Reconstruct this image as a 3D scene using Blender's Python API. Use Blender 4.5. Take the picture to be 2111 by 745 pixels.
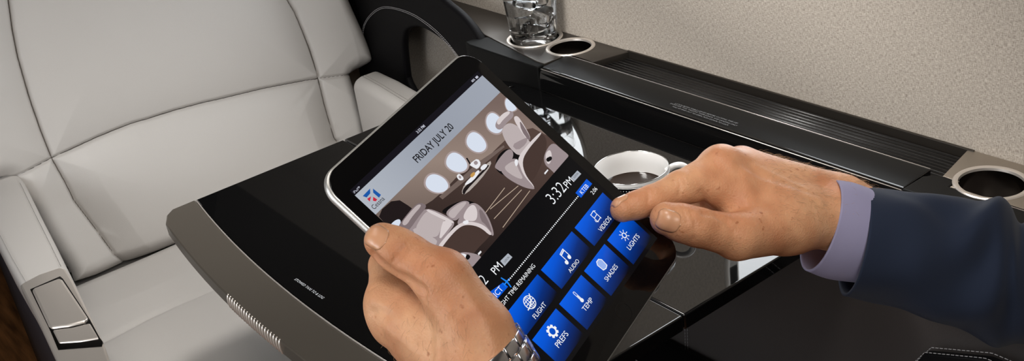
import bpy, bmesh, math, random
import numpy as np
from mathutils import Vector, Matrix

# ---------------------------------------------------------------- camera, world, light
sc = bpy.context.scene
for o in list(bpy.data.objects): bpy.data.objects.remove(o)
COL = sc.collection
cam_d = bpy.data.cameras.new('camera'); cam = bpy.data.objects.new('camera', cam_d); COL.objects.link(cam)
cam_d.sensor_width = 36; cam_d.lens = 39.0176; cam_d.clip_start = .02
CR = [[0.781108, -0.36841, 0.504128], [-0.611211, -0.286092, 0.737952], [-0.127642, -0.884548, -0.448644]]
cam.matrix_world = Matrix(((CR[0][0],-CR[0][1],-CR[0][2],0),(CR[1][0],-CR[1][1],-CR[1][2],0),(CR[2][0],-CR[2][1],-CR[2][2],1.32),(0,0,0,1)))
sc.camera = cam
sc.view_settings.view_transform = 'Standard'; sc.view_settings.look = 'None'
sc.view_settings.exposure = 0.0; sc.view_settings.gamma = 1; sc.view_settings.use_curve_mapping = False
wd = bpy.data.worlds.new('world'); sc.world = wd; wd.use_nodes = True
wd.node_tree.nodes['Background'].inputs[0].default_value = (.8,.85,.95,1)
wd.node_tree.nodes['Background'].inputs[1].default_value = .05
def area(name, loc, target, sx, sy, power, col):
    d = bpy.data.lights.new(name,'AREA'); d.shape='RECTANGLE'; d.size=sx; d.size_y=sy; d.energy=power; d.color=col
    o = bpy.data.objects.new(name,d); COL.objects.link(o); o.location=loc
    o.rotation_euler = (Vector(target)-Vector(loc)).to_track_quat('-Z','Y').to_euler()
    return o
area('cabin_light', (.12,1.0,1.80), (.25,1.1,0), .30,1.0, 3.2, (1,.95,.88))
area('cabin_light', (.05,-.25,1.78), (.3,.8,.6), .30,.6, 9, (1,.95,.88))
area('window_light', (-.95,.85,.95), (.6,1.3,.6), .45,1.1, 8, (.95,.97,1))  # added area lamp inside the wall, standing in for aisle-side daylight

def spot(name,loc,target,power,ang,col,soft=.10):
    d=bpy.data.lights.new(name,'SPOT'); d.energy=power; d.spot_size=math.radians(ang); d.spot_blend=1; d.color=col; d.shadow_soft_size=soft
    o=bpy.data.objects.new(name,d); COL.objects.link(o); o.location=loc; o.rotation_euler=(Vector(target)-Vector(loc)).to_track_quat('-Z','Y').to_euler()
spot('reading_light', (.45,1.0,1.72), (.45,1.54,.40), 30, 56, (1,.97,.93))  # added spot without a fixture, its soft cone leaves the upper backrest darker
spot('reading_light', (.35,.35,1.74), (.75,.85,.75), 16, 70, (1,.97,.93))  # added spot without a fixture, aimed at the wall side of the table
spot('reading_light', (.50,1.05,1.72), (1.02,1.0,.84), 30, 75, (1,.97,.93))  # added spot to brighten the wall just above the ledge

# ---------------------------------------------------------------- helpers
def srgb(r,g,b):
    return tuple(((c/255)/12.92 if c/255<=.04045 else ((c/255+.055)/1.055)**2.4) for c in (r,g,b))
MATS = {}
def mat(name, col, rough=.5, metal=0, spec=.5, **kw):
    m = bpy.data.materials.new(name); m.use_nodes=True; MATS[name]=m
    b = m.node_tree.nodes['Principled BSDF']
    b.inputs['Base Color'].default_value=(*col,1); b.inputs['Roughness'].default_value=rough; b.inputs['Metallic'].default_value=metal
    b.inputs['Specular IOR Level'].default_value=spec
    for k,v in kw.items():
        b.inputs[k.replace('_',' ')].default_value=v
    return m
def nodes(m): return m.node_tree.nodes, m.node_tree.links, m.node_tree.nodes['Principled BSDF']
def add_bump(m, scale=400, strength=.1, dist=.001, detail=3, kind='noise', coord='Object'):
    N,L,b = nodes(m)
    tc=N.new('ShaderNodeTexCoord')
    if kind=='noise':
        t=N.new('ShaderNodeTexNoise'); t.inputs['Scale'].default_value=scale; t.inputs['Detail'].default_value=detail
        out=t.outputs['Fac']
    else:
        t=N.new('ShaderNodeTexVoronoi'); t.inputs['Scale'].default_value=scale; out=t.outputs['Distance']
    L.new(tc.outputs[coord],t.inputs['Vector'])
    bp=N.new('ShaderNodeBump'); bp.inputs['Strength'].default_value=strength; bp.inputs['Distance'].default_value=dist
    L.new(out,bp.inputs['Height']); L.new(bp.outputs['Normal'],b.inputs['Normal'])
    return t
def add_vary(m, c1, c2, scale=5, detail=4, rough=.6, lo=.3, hi=.7, stretch=None):
    N,L,b = nodes(m)
    tc=N.new('ShaderNodeTexCoord'); t=N.new('ShaderNodeTexNoise'); t.inputs['Scale'].default_value=scale; t.inputs['Detail'].default_value=detail
    t.inputs['Roughness'].default_value=rough
    if stretch:
        mp=N.new('ShaderNodeMapping'); mp.inputs['Scale'].default_value=stretch; L.new(tc.outputs['Object'],mp.inputs['Vector']); L.new(mp.outputs['Vector'],t.inputs['Vector'])
    else: L.new(tc.outputs['Object'],t.inputs['Vector'])
    r=N.new('ShaderNodeValToRGB'); r.color_ramp.elements[0].position=lo; r.color_ramp.elements[1].position=hi
    r.color_ramp.elements[0].color=(*c1,1); r.color_ramp.elements[1].color=(*c2,1)
    L.new(t.outputs['Fac'],r.inputs['Fac']); L.new(r.outputs['Color'],b.inputs['Base Color'])
    return r

def meshobj(name, verts, faces, m, parent=None, smooth=True, mi=None):
    me=bpy.data.meshes.new(name)
    me.from_pydata([tuple(v) for v in verts],[],[tuple(int(i) for i in f) for f in faces])
    ms = m if isinstance(m,(list,tuple)) else [m]
    for x in ms: me.materials.append(x)
    if mi is not None:
        me.polygons.foreach_set('material_index', np.asarray(mi,dtype=np.int32))
    if smooth: me.polygons.foreach_set('use_smooth',[True]*len(me.polygons))
    me.update()
    o=bpy.data.objects.new(name,me); COL.objects.link(o)
    if parent is not None: o.parent=parent
    return o
def tag(o,label,cat,group=None,kind=None):
    if label: o['label']=label
    if cat: o['category']=cat
    if group: o['group']=group
    if kind: o['kind']=kind
    return o
def part(o,label):
    o['label']=label; return o
def empty(name,loc,label,cat,group=None):
    o=bpy.data.objects.new(name,None); COL.objects.link(o); o.location=loc; o.empty_display_size=.05
    return tag(o,label,cat,group)
def under(o,root):
    """world-built mesh o becomes a child of root: shift its vertices into root's frame"""
    mw = Matrix.LocRotScale(root.location, root.rotation_euler, root.scale) if root.parent is None else None
    if mw is not None: o.data.transform(mw.inverted())
    o.parent=root
    return o
def sub(o,p,root):
    """world-built mesh as sub-part of part p (p sits at identity under root)"""
    mw=Matrix.LocRotScale(root.location, root.rotation_euler, root.scale)
    o.data.transform(mw.inverted()); o.parent=p
    return o

class MB:
    def __init__(s): s.v=[]; s.f=[]; s.m=[]
    def add(s,verts,faces,mi=0):
        n=len(s.v); s.v+= [tuple(v) for v in verts]; s.f+=[tuple(int(i)+n for i in f) for f in faces]; s.m+=[mi]*len(faces)
    def box(s,lo,hi,mi=0,M=None):
        x0,y0,z0=lo;x1,y1,z1=hi
        v=[(x0,y0,z0),(x1,y0,z0),(x1,y1,z0),(x0,y1,z0),(x0,y0,z1),(x1,y0,z1),(x1,y1,z1),(x0,y1,z1)]
        if M is not None: v=[tuple(M@Vector(p)) for p in v]
        s.add(v,[(0,3,2,1),(4,5,6,7),(0,1,5,4),(1,2,6,5),(2,3,7,6),(3,0,4,7)],mi)
    def poly(s,pts,mi=0): s.add(pts,[tuple(range(len(pts)))],mi)
    def obj(s,name,m,parent=None,smooth=False): return meshobj(name,s.v,s.f,m,parent,smooth,s.m)

def bevel(o,w=.002,seg=3,angle=40):
    b=o.modifiers.new('bevel','BEVEL'); b.width=w; b.segments=seg; b.limit_method='ANGLE'; b.angle_limit=math.radians(angle); b.harden_normals=False
    return o
def prism(name,pts,z0,z1,m,parent=None,bev=.0,seg=3,axis='z'):
    """closed outline pts extruded between z0 and z1 along axis"""
    n=len(pts); v=[]
    for z in (z0,z1):
        for a,b in pts:
            v.append((a,b,z) if axis=='z' else (z,a,b))
    f=[tuple(range(n-1,-1,-1)),tuple(range(n,2*n))]+[(i,(i+1)%n,n+(i+1)%n,n+i) for i in range(n)]
    o=meshobj(name,v,f,m,parent,False)
    fixn(o)
    if bev: bevel(o,bev,seg); smooth_angle(o)
    return o
def fixn(o):
    bm=bmesh.new(); bm.from_mesh(o.data); bmesh.ops.recalc_face_normals(bm,faces=bm.faces); bm.to_mesh(o.data); bm.free()
def smooth_angle(o,ang=35):
    o.data.polygons.foreach_set('use_smooth',[True]*len(o.data.polygons))
    bm=bmesh.new(); bm.from_mesh(o.data)
    for e in bm.edges:
        if len(e.link_faces)==2 and e.calc_face_angle(0)>math.radians(ang): e.smooth=False
    bm.to_mesh(o.data); bm.free()
def curve_prism(name, loops, z0, z1, m, parent=None, bev=.002, res=4, axis='z'):
    """filled 2D outline(s) with holes, extruded with rounded edges; loops[0] outer, others holes"""
    cu=bpy.data.curves.new(name,'CURVE'); cu.dimensions='2D'; cu.fill_mode='BOTH'
    for lp in loops:
        sp=cu.splines.new('POLY'); sp.points.add(len(lp)-1); sp.use_cyclic_u=True
        for p,q in zip(sp.points,lp): p.co=(q[0],q[1],0,1)
    cu.bevel_depth=bev; cu.bevel_resolution=res; cu.extrude=(z1-z0)/2-bev; cu.offset=-bev
    t=bpy.data.objects.new('tmp',cu); COL.objects.link(t)
    dg=bpy.context.evaluated_depsgraph_get(); dg.update()
    me=bpy.data.meshes.new_from_object(t.evaluated_get(dg)); bpy.data.objects.remove(t)
    zc=(z0+z1)/2
    if axis=='z': me.transform(Matrix.Translation((0,0,zc)))
    else: me.transform(Matrix(((0,0,1,zc),(1,0,0,0),(0,1,0,0),(0,0,0,1))))
    me.name=name; me.materials.clear(); me.materials.append(m)
    o=bpy.data.objects.new(name,me); COL.objects.link(o)
    bm=bmesh.new(); bm.from_mesh(me); bmesh.ops.remove_doubles(bm,verts=bm.verts,dist=1e-5); bm.to_mesh(me); bm.free()
    smooth_angle(o,30)
    if parent is not None: o.parent=parent
    return o
def circle(cx,cy,r,n=48,rev=False,a0=0):
    p=[(cx+r*math.cos(a0+2*math.pi*i/n),cy+r*math.sin(a0+2*math.pi*i/n)) for i in range(n)]
    return p[::-1] if rev else p
def rrect(x0,y0,x1,y1,r,n=8):
    p=[]
    for (cx,cy,a) in ((x1-r,y1-r,0),(x0+r,y1-r,90),(x0+r,y0+r,180),(x1-r,y0+r,270)):
        for i in range(n+1):
            t=math.radians(a+90*i/n); p.append((cx+r*math.cos(t),cy+r*math.sin(t)))
    return p
def loft(name,rings,m,parent=None,caps=(True,True),closed=True,smooth=True):
    n=len(rings[0]); v=[p for r in rings for p in r]; f=[]
    for i in range(len(rings)-1):
        for j in range(n if closed else n-1):
            f.append((i*n+j,i*n+(j+1)%n,(i+1)*n+(j+1)%n,(i+1)*n+j))
    if caps[0]: f.append(tuple(range(n-1,-1,-1)))
    if caps[1]: f.append(tuple(range((len(rings)-1)*n,len(rings)*n)))
    o=meshobj(name,v,f,m,parent,smooth); fixn(o)
    return o
def lathe(name,prof,m,parent=None,c=(0,0,0),n=64):
    rings=[[(c[0]+r*math.cos(2*math.pi*i/n),c[1]+r*math.sin(2*math.pi*i/n),c[2]+z) for i in range(n)] for r,z in prof]
    v=[p for r in rings for p in r]; f=[]
    for i in range(len(rings)-1):
        for j in range(n): f.append((i*n+j,i*n+(j+1)%n,(i+1)*n+(j+1)%n,(i+1)*n+j))
    if prof[0][0]>1e-6 and False: pass
    o=meshobj(name,v,f,m,parent,True)
    bm=bmesh.new(); bm.from_mesh(o.data); bmesh.ops.remove_doubles(bm,verts=bm.verts,dist=1e-6); bmesh.ops.recalc_face_normals(bm,faces=bm.faces); bm.to_mesh(o.data); bm.free()
    smooth_angle(o,40)
    return o
def tube(name,pts,r,m,parent=None,n=8,caps=True,mb=None,closed=False,mi=0):
    pts=[Vector(p) for p in pts]; k=len(pts); rr=r if isinstance(r,(list,tuple)) else [r]*k
    rings=[]; up=None
    for i in range(k):
        if closed: t=(pts[(i+1)%k]-pts[i-1]).normalized()
        else: t=(pts[min(i+1,k-1)]-pts[max(i-1,0)]).normalized()
        if up is None:
            up=t.orthogonal().normalized()
        up=(up-t*up.dot(t)).normalized(); w=t.cross(up)
        rings.append([tuple(pts[i]+(up*math.cos(2*math.pi*j/n)+w*math.sin(2*math.pi*j/n))*rr[i]) for j in range(n)])
    v=[p for r_ in rings for p in r_]; f=[]
    for i in range(k if closed else k-1):
        i2=(i+1)%k
        for j in range(n): f.append((i*n+j,i*n+(j+1)%n,i2*n+(j+1)%n,i2*n+j))
    if caps and not closed: f+= [tuple(range(n-1,-1,-1)),tuple(range((k-1)*n,k*n))]
    if mb is not None: mb.add(v,f,mi); return None
    return meshobj(name,v,f,m,parent,True)
def chaikin(p,it=2,closed=True):
    p=[tuple(x) for x in p]
    for _ in range(it):
        q=[]; n=len(p)
        for i in range(n if closed else n-1):
            a=p[i]; b=p[(i+1)%n]
            q.append(tuple(.75*x+.25*y for x,y in zip(a,b))); q.append(tuple(.25*x+.75*y for x,y in zip(a,b)))
        if not closed: q=[p[0]]+q+[p[-1]]
        p=q
    return p
def resample(p,n):
    p=np.array(p,float); d=np.r_[0,np.cumsum(np.linalg.norm(np.diff(p,axis=0),axis=1))]
    t=np.linspace(0,d[-1],n); return np.stack([np.interp(t,d,p[:,k]) for k in range(p.shape[1])],1)
def stitches(name,path,gap,ln,r,m,parent=None):
    """short thread dashes along a 3D path, one mesh"""
    p=np.array(path,float); d=np.r_[0,np.cumsum(np.linalg.norm(np.diff(p,axis=0),axis=1))]; mb=MB()
    s=0
    while s+ln<d[-1]:
        a=[np.interp(s,d,p[:,k]) for k in range(3)]; b=[np.interp(s+ln,d,p[:,k]) for k in range(3)]
        tube('s',[a,b],r,None,n=5,mb=mb); s+=ln+gap
    return mb.obj(name,m,parent,True)

# ---- signed-distance modelling for soft bodies: smooth unions meshed by surface nets
def sd_cap(P,a,b,ra,rb):
    a=np.array(a);b=np.array(b); ba=b-a; h=np.clip(((P-a)@ba)/(ba@ba+1e-12),0,1)
    return np.linalg.norm(P-a-h[...,None]*ba,axis=-1)-(ra+(rb-ra)*h)
def sd_ell(P,c,ax,r):
    q=(P-np.array(c))@np.array(ax).T; k0=np.linalg.norm(q/r,axis=-1); k1=np.linalg.norm(q/(np.array(r)**2),axis=-1)
    return k0*(k0-1)/(k1+1e-9)
def smin(a,b,k):
    h=np.maximum(k-np.abs(a-b),0)/k; return np.minimum(a,b)-h*h*k*.25
def surface_nets(fn,lo,hi,step):
    lo=np.array(lo);hi=np.array(hi); n=np.ceil((hi-lo)/step).astype(int)+1
    xs=[lo[i]+np.arange(n[i])*step for i in range(3)]
    V=np.empty(n,np.float64)
    YZ=np.stack(np.meshgrid(xs[1],xs[2],indexing='ij'),-1)
    q=4; cs=[x[::q] for x in xs]; CV=np.empty([len(c) for c in cs]); YC=np.stack(np.meshgrid(cs[1],cs[2],indexing='ij'),-1)
    for i in range(len(cs[0])): CV[i]=fn(np.concatenate([np.full(YC.shape[:2]+(1,),cs[0][i]),YC],-1))
    up=CV.repeat(q,0).repeat(q,1).repeat(q,2); V[:]=up[:n[0],:n[1],:n[2]]
    near=np.argwhere(np.abs(V)<q*step*2.2)
    for k in range(0,len(near),200000):
        nb=near[k:k+200000]; V[tuple(nb.T)]=fn(lo+nb*step)
    S=V<0
    cnt=sum(S[a:n[0]-1+a,b:n[1]-1+b,c:n[2]-1+c].astype(int) for a in(0,1) for b in(0,1) for c in(0,1))
    act=(cnt>0)&(cnt<8); idx=-np.ones(act.shape,int); idx[act]=np.arange(act.sum())
    ii=np.argwhere(act); acc=np.zeros((len(ii),3)); num=np.zeros(len(ii))
    cor=[(a,b,c) for a in(0,1) for b in(0,1) for c in(0,1)]
    for p in range(8):
        for q in range(p+1,8):
            if sum(abs(x-y) for x,y in zip(cor[p],cor[q]))!=1: continue
            vp=V[tuple((ii+cor[p]).T)];vq=V[tuple((ii+cor[q]).T)]; cr=(vp<0)!=(vq<0)
            t=np.where(cr,vp/(vp-vq+1e-15),0)
            acc+=np.where(cr[:,None],np.array(cor[p])+t[:,None]*(np.array(cor[q])-np.array(cor[p])),0); num+=cr
    verts=lo+(ii+acc/num[:,None])*step
    faces=[]
    for ax in range(3):
        s1=[slice(None)]*3; s2=[slice(None)]*3; s1[ax]=slice(0,-1); s2[ax]=slice(1,None)
        A=S[tuple(s1)];B=S[tuple(s2)]
        u,w=[(1,2),(2,0),(0,1)][ax]
        e=np.argwhere(A!=B)
        ok=(e[:,u]>0)&(e[:,w]>0)&(e[:,u]<n[u]-1)&(e[:,w]<n[w]-1); e=e[ok]
        du=np.zeros(3,int);du[u]=1;dw=np.zeros(3,int);dw[w]=1
        q=np.stack([idx[tuple((e-du-dw).T)],idx[tuple((e-dw).T)],idx[tuple(e.T)],idx[tuple((e-du).T)]],1)
        fl=~A[tuple(e.T)]; q[fl]=q[fl][:,::-1]
        faces.append(q)
    F=np.concatenate(faces)
    F=F[(F>=0).all(1)]
    for _ in range(3):
        v0=fn(verts); g=np.stack([fn(verts+d)-fn(verts-d) for d in np.eye(3)*2e-4],1)/4e-4
        verts=verts-g*np.clip(v0/(np.maximum((g*g).sum(1),.05)),-step,step)[:,None]*.9
    return verts,F
def march(fn,p,d,n=60):
    p=np.array(p,float); d=np.array(d,float)
    for _ in range(n):
        v=fn(p); p=p+d*np.clip(v,-.004,.02)[...,None]*.8
    return p
def unit(v): v=np.array(v,float); return v/np.linalg.norm(v)

# ---------------------------------------------------------------- materials
leather=mat('pale_leather',srgb(198,194,190),.42,spec=.35); add_bump(leather,900,.12,.0006,2,'voronoi')
piping_m=mat('pale_piping',srgb(190,184,176),.5)
thread=mat('thread',srgb(150,146,142),.7); thread_w=mat('light_thread',srgb(150,148,150),.7)
blackleather=mat('black_leather',srgb(11,10,12),.6,spec=.1); add_bump(blackleather,700,.06,.0006,2,'voronoi')
charleather=mat('charcoal_leather',srgb(66,62,61),.5,spec=.3); add_bump(charleather,700,.15,.0006,2,'voronoi')
gloss=mat('black_gloss',(.0035,.0035,.0037),.03,spec=.62)
matteblack=mat('satin_black',srgb(15,15,15),.55,spec=.08)
bronze=mat('bronze_satin',srgb(168,158,146),.38,metal=.8); add_bump(bronze,1500,.03,.0002,2)
darkbronze=mat('dark_bronze',srgb(134,126,116),.30,metal=.75); add_bump(darkbronze,1500,.03,.0002,2)
steel=mat('brushed_steel',srgb(228,220,212),.34,metal=.72)
chrome=mat('chrome',srgb(225,225,228),.06,metal=1)
darkmetal=mat('dark_slot',srgb(36,33,31),.3,metal=1)
rubber=mat('black_ribbed',srgb(22,21,21),.32)
ledge_shaded=mat('ledge_dark_satin',srgb(70,65,60),.32,metal=.7); seam_m=mat('seam_shadow_thread',srgb(96,90,85),.8)  # ledge tone: bronze with the far end's dimmer reflections put into the colour
shell_m=mat('seat_shell',srgb(38,38,46),.55)
# ---------------------------------------------------------------- cabin shell
fabric=mat('wall_fabric',srgb(172,163,152),.9,spec=.1)
def weave(m):
    N,L,b=nodes(m); tc=N.new('ShaderNodeTexCoord')
    def wv(rot,sc_):
        mp=N.new('ShaderNodeMapping'); mp.inputs['Rotation'].default_value=(rot,0,0); L.new(tc.outputs['Object'],mp.inputs['Vector'])
        w=N.new('ShaderNodeTexNoise'); w.inputs['Scale'].default_value=1; w.inputs['Detail'].default_value=2
        mp.inputs['Scale'].default_value=sc_; L.new(mp.outputs['Vector'],w.inputs['Vector']); return w.outputs['Fac']
    a=wv(0,(1,220,1300)); c=wv(0,(1,1300,220)); big=wv(.3,(6,6,6))
    mx=N.new('ShaderNodeMix'); mx.data_type='FLOAT'; mx.inputs[0].default_value=.5; L.new(a,mx.inputs[2]); L.new(c,mx.inputs[3])
    r=N.new('ShaderNodeValToRGB'); r.color_ramp.elements[0].position=.36; r.color_ramp.elements[1].position=.62
    r.color_ramp.elements[0].color=(*srgb(140,131,121),1); r.color_ramp.elements[1].color=(*srgb(194,185,174),1)
    L.new(mx.outputs[0],r.inputs['Fac'])
    L.new(r.outputs['Color'],b.inputs['Base Color'])
    bp=N.new('ShaderNodeBump'); bp.inputs['Strength'].default_value=.35; bp.inputs['Distance'].default_value=.0008
    L.new(mx.outputs[0],bp.inputs['Height']); L.new(bp.outputs['Normal'],b.inputs['Normal'])
weave(fabric)
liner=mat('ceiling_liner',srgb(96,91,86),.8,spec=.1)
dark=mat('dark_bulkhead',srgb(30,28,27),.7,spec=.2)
wood=mat('wood_floor',srgb(110,72,42),.4)
def planks():
    N,L,b=nodes(wood); tc=N.new('ShaderNodeTexCoord'); mp=N.new('ShaderNodeMapping'); mp.inputs['Scale'].default_value=(22,2.2,1); L.new(tc.outputs['Object'],mp.inputs['Vector'])
    t=N.new('ShaderNodeTexNoise'); t.inputs['Scale'].default_value=3; t.inputs['Detail'].default_value=6; L.new(mp.outputs['Vector'],t.inputs['Vector'])
    r=N.new('ShaderNodeValToRGB'); r.color_ramp.elements[0].color=(*srgb(62,38,20),1); r.color_ramp.elements[1].color=(*srgb(150,100,58),1)
    r.color_ramp.elements[0].position=.3; r.color_ramp.elements[1].position=.7
    L.new(t.outputs['Fac'],r.inputs['Fac']); L.new(r.outputs['Color'],b.inputs['Base Color'])
planks()
Y0,Y1=-1.3,2.95
mb=MB(); mb.box((-1.15,Y0,-.06),(1.15,Y1,0)); tag(mb.obj('floor',wood),'brown wood grain cabin floor',None,kind='structure')
wprof=[(1.028,.0),(1.028,1.30),(.985,1.42)]
def sheet(name,prof,m,y0=Y0,y1=Y1,th=.02,holes=None):
    """fuselage liner strip: profile (x,z) swept along y, with optional window openings"""
    n=len(prof); P=np.array(prof,float); c0=np.array([0,.9]); out=P+th*np.array([unit(p-c0) for p in P])
    loop=list(P)+list(out[::-1]); m_=len(loop)
    v=[(p[0],y,p[1]) for y in (y0,y1) for p in loop]
    f=[(i,(i+1)%m_,m_+(i+1)%m_,m_+i) for i in range(m_)]
    o=meshobj(name,v,f,m,None,False); fixn(o); smooth_angle(o,40)
    return o
WINS=((1.435,.987,.30,.36),(.835,1.080,.28,.36))
ws=curve_prism('wall_right',[[(Y0,0),(Y1,0),(Y1,1.30),(Y0,1.30)]]+[rrect(a-w/2,z-h/2,a+w/2,z+h/2,.07)[::-1] for a,z,w,h in WINS],1.028,1.046,fabric,None,.0005,1,'x')
wu=sheet('trim_2',[(1.028,1.30),(.985,1.42)],fabric); tag(wu,'upper strip of the fabric side wall',None,kind='structure')
tag(ws,'beige woven fabric cabin side wall',None,kind='structure')
cprof=[(.985,1.42),(.92,1.58),(.78,1.72),(.5,1.82),(0,1.86),(-.5,1.82),(-.78,1.72),(-.92,1.58),(-.985,1.42)]
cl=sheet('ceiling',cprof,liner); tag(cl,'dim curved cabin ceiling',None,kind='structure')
WINL=((.25,1.080,.28,.36),(.85,1.080,.28,.36),(1.45,1.080,.28,.36))
wl=curve_prism('wall_left',[[(Y0,0),(Y1,0),(Y1,1.30),(Y0,1.30)]]+[rrect(a-w/2,z-h/2,a+w/2,z+h/2,.07)[::-1] for a,z,w,h in WINL],-1.046,-1.028,fabric,None,.0005,1,'x')
wu=sheet('trim_3',[(-.985,1.42),(-1.028,1.30)],fabric); tag(wu,'upper strip of the fabric wall across the aisle',None,kind='structure')
tag(wl,'beige fabric wall across the aisle',None,kind='structure')
def bulk(name,y0,y1,label):
    pr=wprof+cprof[1:]+[(-x,z) for x,z in wprof][::-1][1:]
    v=[(x*1.02,y0,z) for x,z in pr]+[(x*1.02,y1,z) for x,z in pr]; n=len(pr)
    f=[tuple(range(n)),tuple(range(2*n-1,n-1,-1))]+[(i,i+n,(i+1)%n+n,(i+1)%n) for i in range(n)]
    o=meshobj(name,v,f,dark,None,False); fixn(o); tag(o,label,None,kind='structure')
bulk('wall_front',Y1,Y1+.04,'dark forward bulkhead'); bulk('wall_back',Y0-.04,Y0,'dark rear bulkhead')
# windows: frame ring and daylit pane
daylight=mat('daylit_pane',(.9,.93,.97),.3); b=daylight.node_tree.nodes['Principled BSDF']; b.inputs['Emission Color'].default_value=(.93,.97,1,1); b.inputs['Emission Strength'].default_value=6
frame_m=mat('window_frame',srgb(190,184,176),.4)
def window(name,yc,zc,w,h,x=1.026,side=1):
    r=.07
    root=None
    lo=rrect(yc-w/2-.008,zc-h/2-.008,yc+w/2+.008,zc+h/2+.008,r+.008)
    li=rrect(yc-w/2,zc-h/2,yc+w/2,zc+h/2,r)[::-1]
    fr=curve_prism(name,[lo,li],*sorted((side*x-.002*side,side*x+.036*side)),frame_m,None,.003,3,'x'); tag(fr,'oval cabin window frame with daylight behind it',None,kind='structure')
    pv=rrect(yc-w/2-.004,zc-h/2-.004,yc+w/2+.004,zc+h/2+.004,r)
    p=curve_prism('window_pane',[pv],*sorted((side*x+.022*side,side*x+.026*side)),daylight,fr,.0005,1,'x')
for i,wv_ in enumerate(WINS): window('window_%d'%(i+1),*wv_)
for i,wv_ in enumerate(WINL): window('window_%d'%(i+3),*wv_,side=-1)

# ---------------------------------------------------------------- facing seat
SEAT=empty('cabin_seat',(.586,1.6,0),'pale grey leather cabin seat facing the table, only its back, cushion and arms in view','seat')
BO=np.array((.586,1.83,.42)); ra=math.radians(15); BU=np.array((0,math.sin(ra),math.cos(ra))); BN=np.array((0,-math.cos(ra),math.sin(ra)))
def pdist(P,line):
    line=np.array(line); d=np.full(P.shape[:-1],9.)
    for a,b in zip(line[:-1],line[1:]):
        ba=b-a; h=np.clip(((P-a)@ba)/(ba@ba+1e-12),0,1); d=np.minimum(d,np.linalg.norm(P-a-h[...,None]*ba,axis=-1))
    return d
def inside(P,poly):
    x,y=P[...,0],P[...,1]; c=np.zeros(x.shape,bool); poly=np.array(poly)
    for (x0,y0),(x1,y1) in zip(poly,np.roll(poly,-1,0)):
        c^=((y0>y)!=(y1>y))&(x<(x1-x0)*(y-y0)/(y1-y0+1e-15)+x0)
    return c
seamL=[(-0.2005,0.4626),(-0.2122,0.4162),(-0.2208,0.371),(-0.2284,0.2993),(-0.2312,0.2432),(-0.2319,0.1943),(-0.2258,0.1448),(-0.2242,0.1136),(-0.2153,0.079),(-0.2066,0.0451),(-0.1957,-0.0023)]
seamR=[(0.271,0.3231),(0.2771,0.2974),(0.2797,0.262),(0.2814,0.2294),(0.2811,0.1913),(0.2793,0.1633),(0.2738,0.1135),(0.2712,0.0683),(0.2704,0.0423)]
seamH=[(-0.2319,0.1943),(-0.1964,0.1971),(-0.1465,0.2016),(-0.0874,0.2039),(-0.0558,0.2016),(-0.0094,0.2),(0.0485,0.1952),(0.0771,0.1914),(0.1654,0.182),(0.2513,0.1689),(0.2793,0.1633)]
wingR=[(0.2793,0.1633),(0.3489,0.1488)]; wingL=[(-0.2319,0.1943),(-0.3022,0.1857)]
outR=[(0.3893,0.2881),(0.3957,0.2358),(0.4003,0.1933),(0.4005,0.163),(0.3934,0.1562),(0.3632,0.1541),(0.3489,0.1488),(0.3452,0.1299),(0.3429,0.0841),(0.3409,0.0449)]
outL=[(-0.3051,0.1886),(-0.3013,0.1758),(-0.2923,0.1255),(-0.2882,0.0593),(-0.2746,0.0004)]
def ext(l,top,dx):
    a=np.array(l[0]);b=np.array(l[1]); d=(a-b)/max((a-b)[1],1e-3)*(top-a[1]); return [tuple(a+d*dx)]+list(l)
TOPT=.60
seamL=ext(seamL,TOPT+.05,.6); seamR=ext(seamR,TOPT+.05,.6)
er=np.array(seamR[-1])-np.array(seamR[-2]); seamR=list(seamR)+[(seamR[-1][0]+.004,.035),(seamR[-1][0],-.03)]
seamL=list(seamL)+[(seamL[-1][0]+.02,-.03)]
outline=[(outR[0][0]-.03,TOPT)]+list(outR)+[(outR[-1][0]+.0,.06),(outR[-1][0]-.012,-.03),(outL[-1][0],-.03)]+list(outL)[::-1]
nl=outL[0]
outline+=[(nl[0]-.022,nl[1]+.006),(nl[0]-.036,nl[1]+.018),(nl[0]-.035,nl[1]+.05),(nl[0]-.015,nl[1]+.15),(nl[0]+.03,TOPT)]
outline=chaikin(outline,2)
st=.0017
s_=np.arange(-.42,.42,st); t_=np.arange(-.04,.62,st); G=np.stack(np.meshgrid(s_,t_,indexing='ij'),-1)
ins=inside(G,outline); dO=pdist(G,outline+outline[:1]); seams=[seamL,seamR,seamH,wingR,wingL]
dS=np.full(ins.shape,9.)
for i,sm in enumerate(seams): dS=np.minimum(dS,pdist(G,sm)*(1 if i<3 else 1.15))
rr=np.clip(dO/.03,0,1)
hgt=-.045+.045*np.sqrt(np.clip(1-(1-rr)**2,0,1))
hgt+=.016*(1-np.exp(-dS/.035))-.0065*np.exp(-(dS/.0026)**2)
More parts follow.
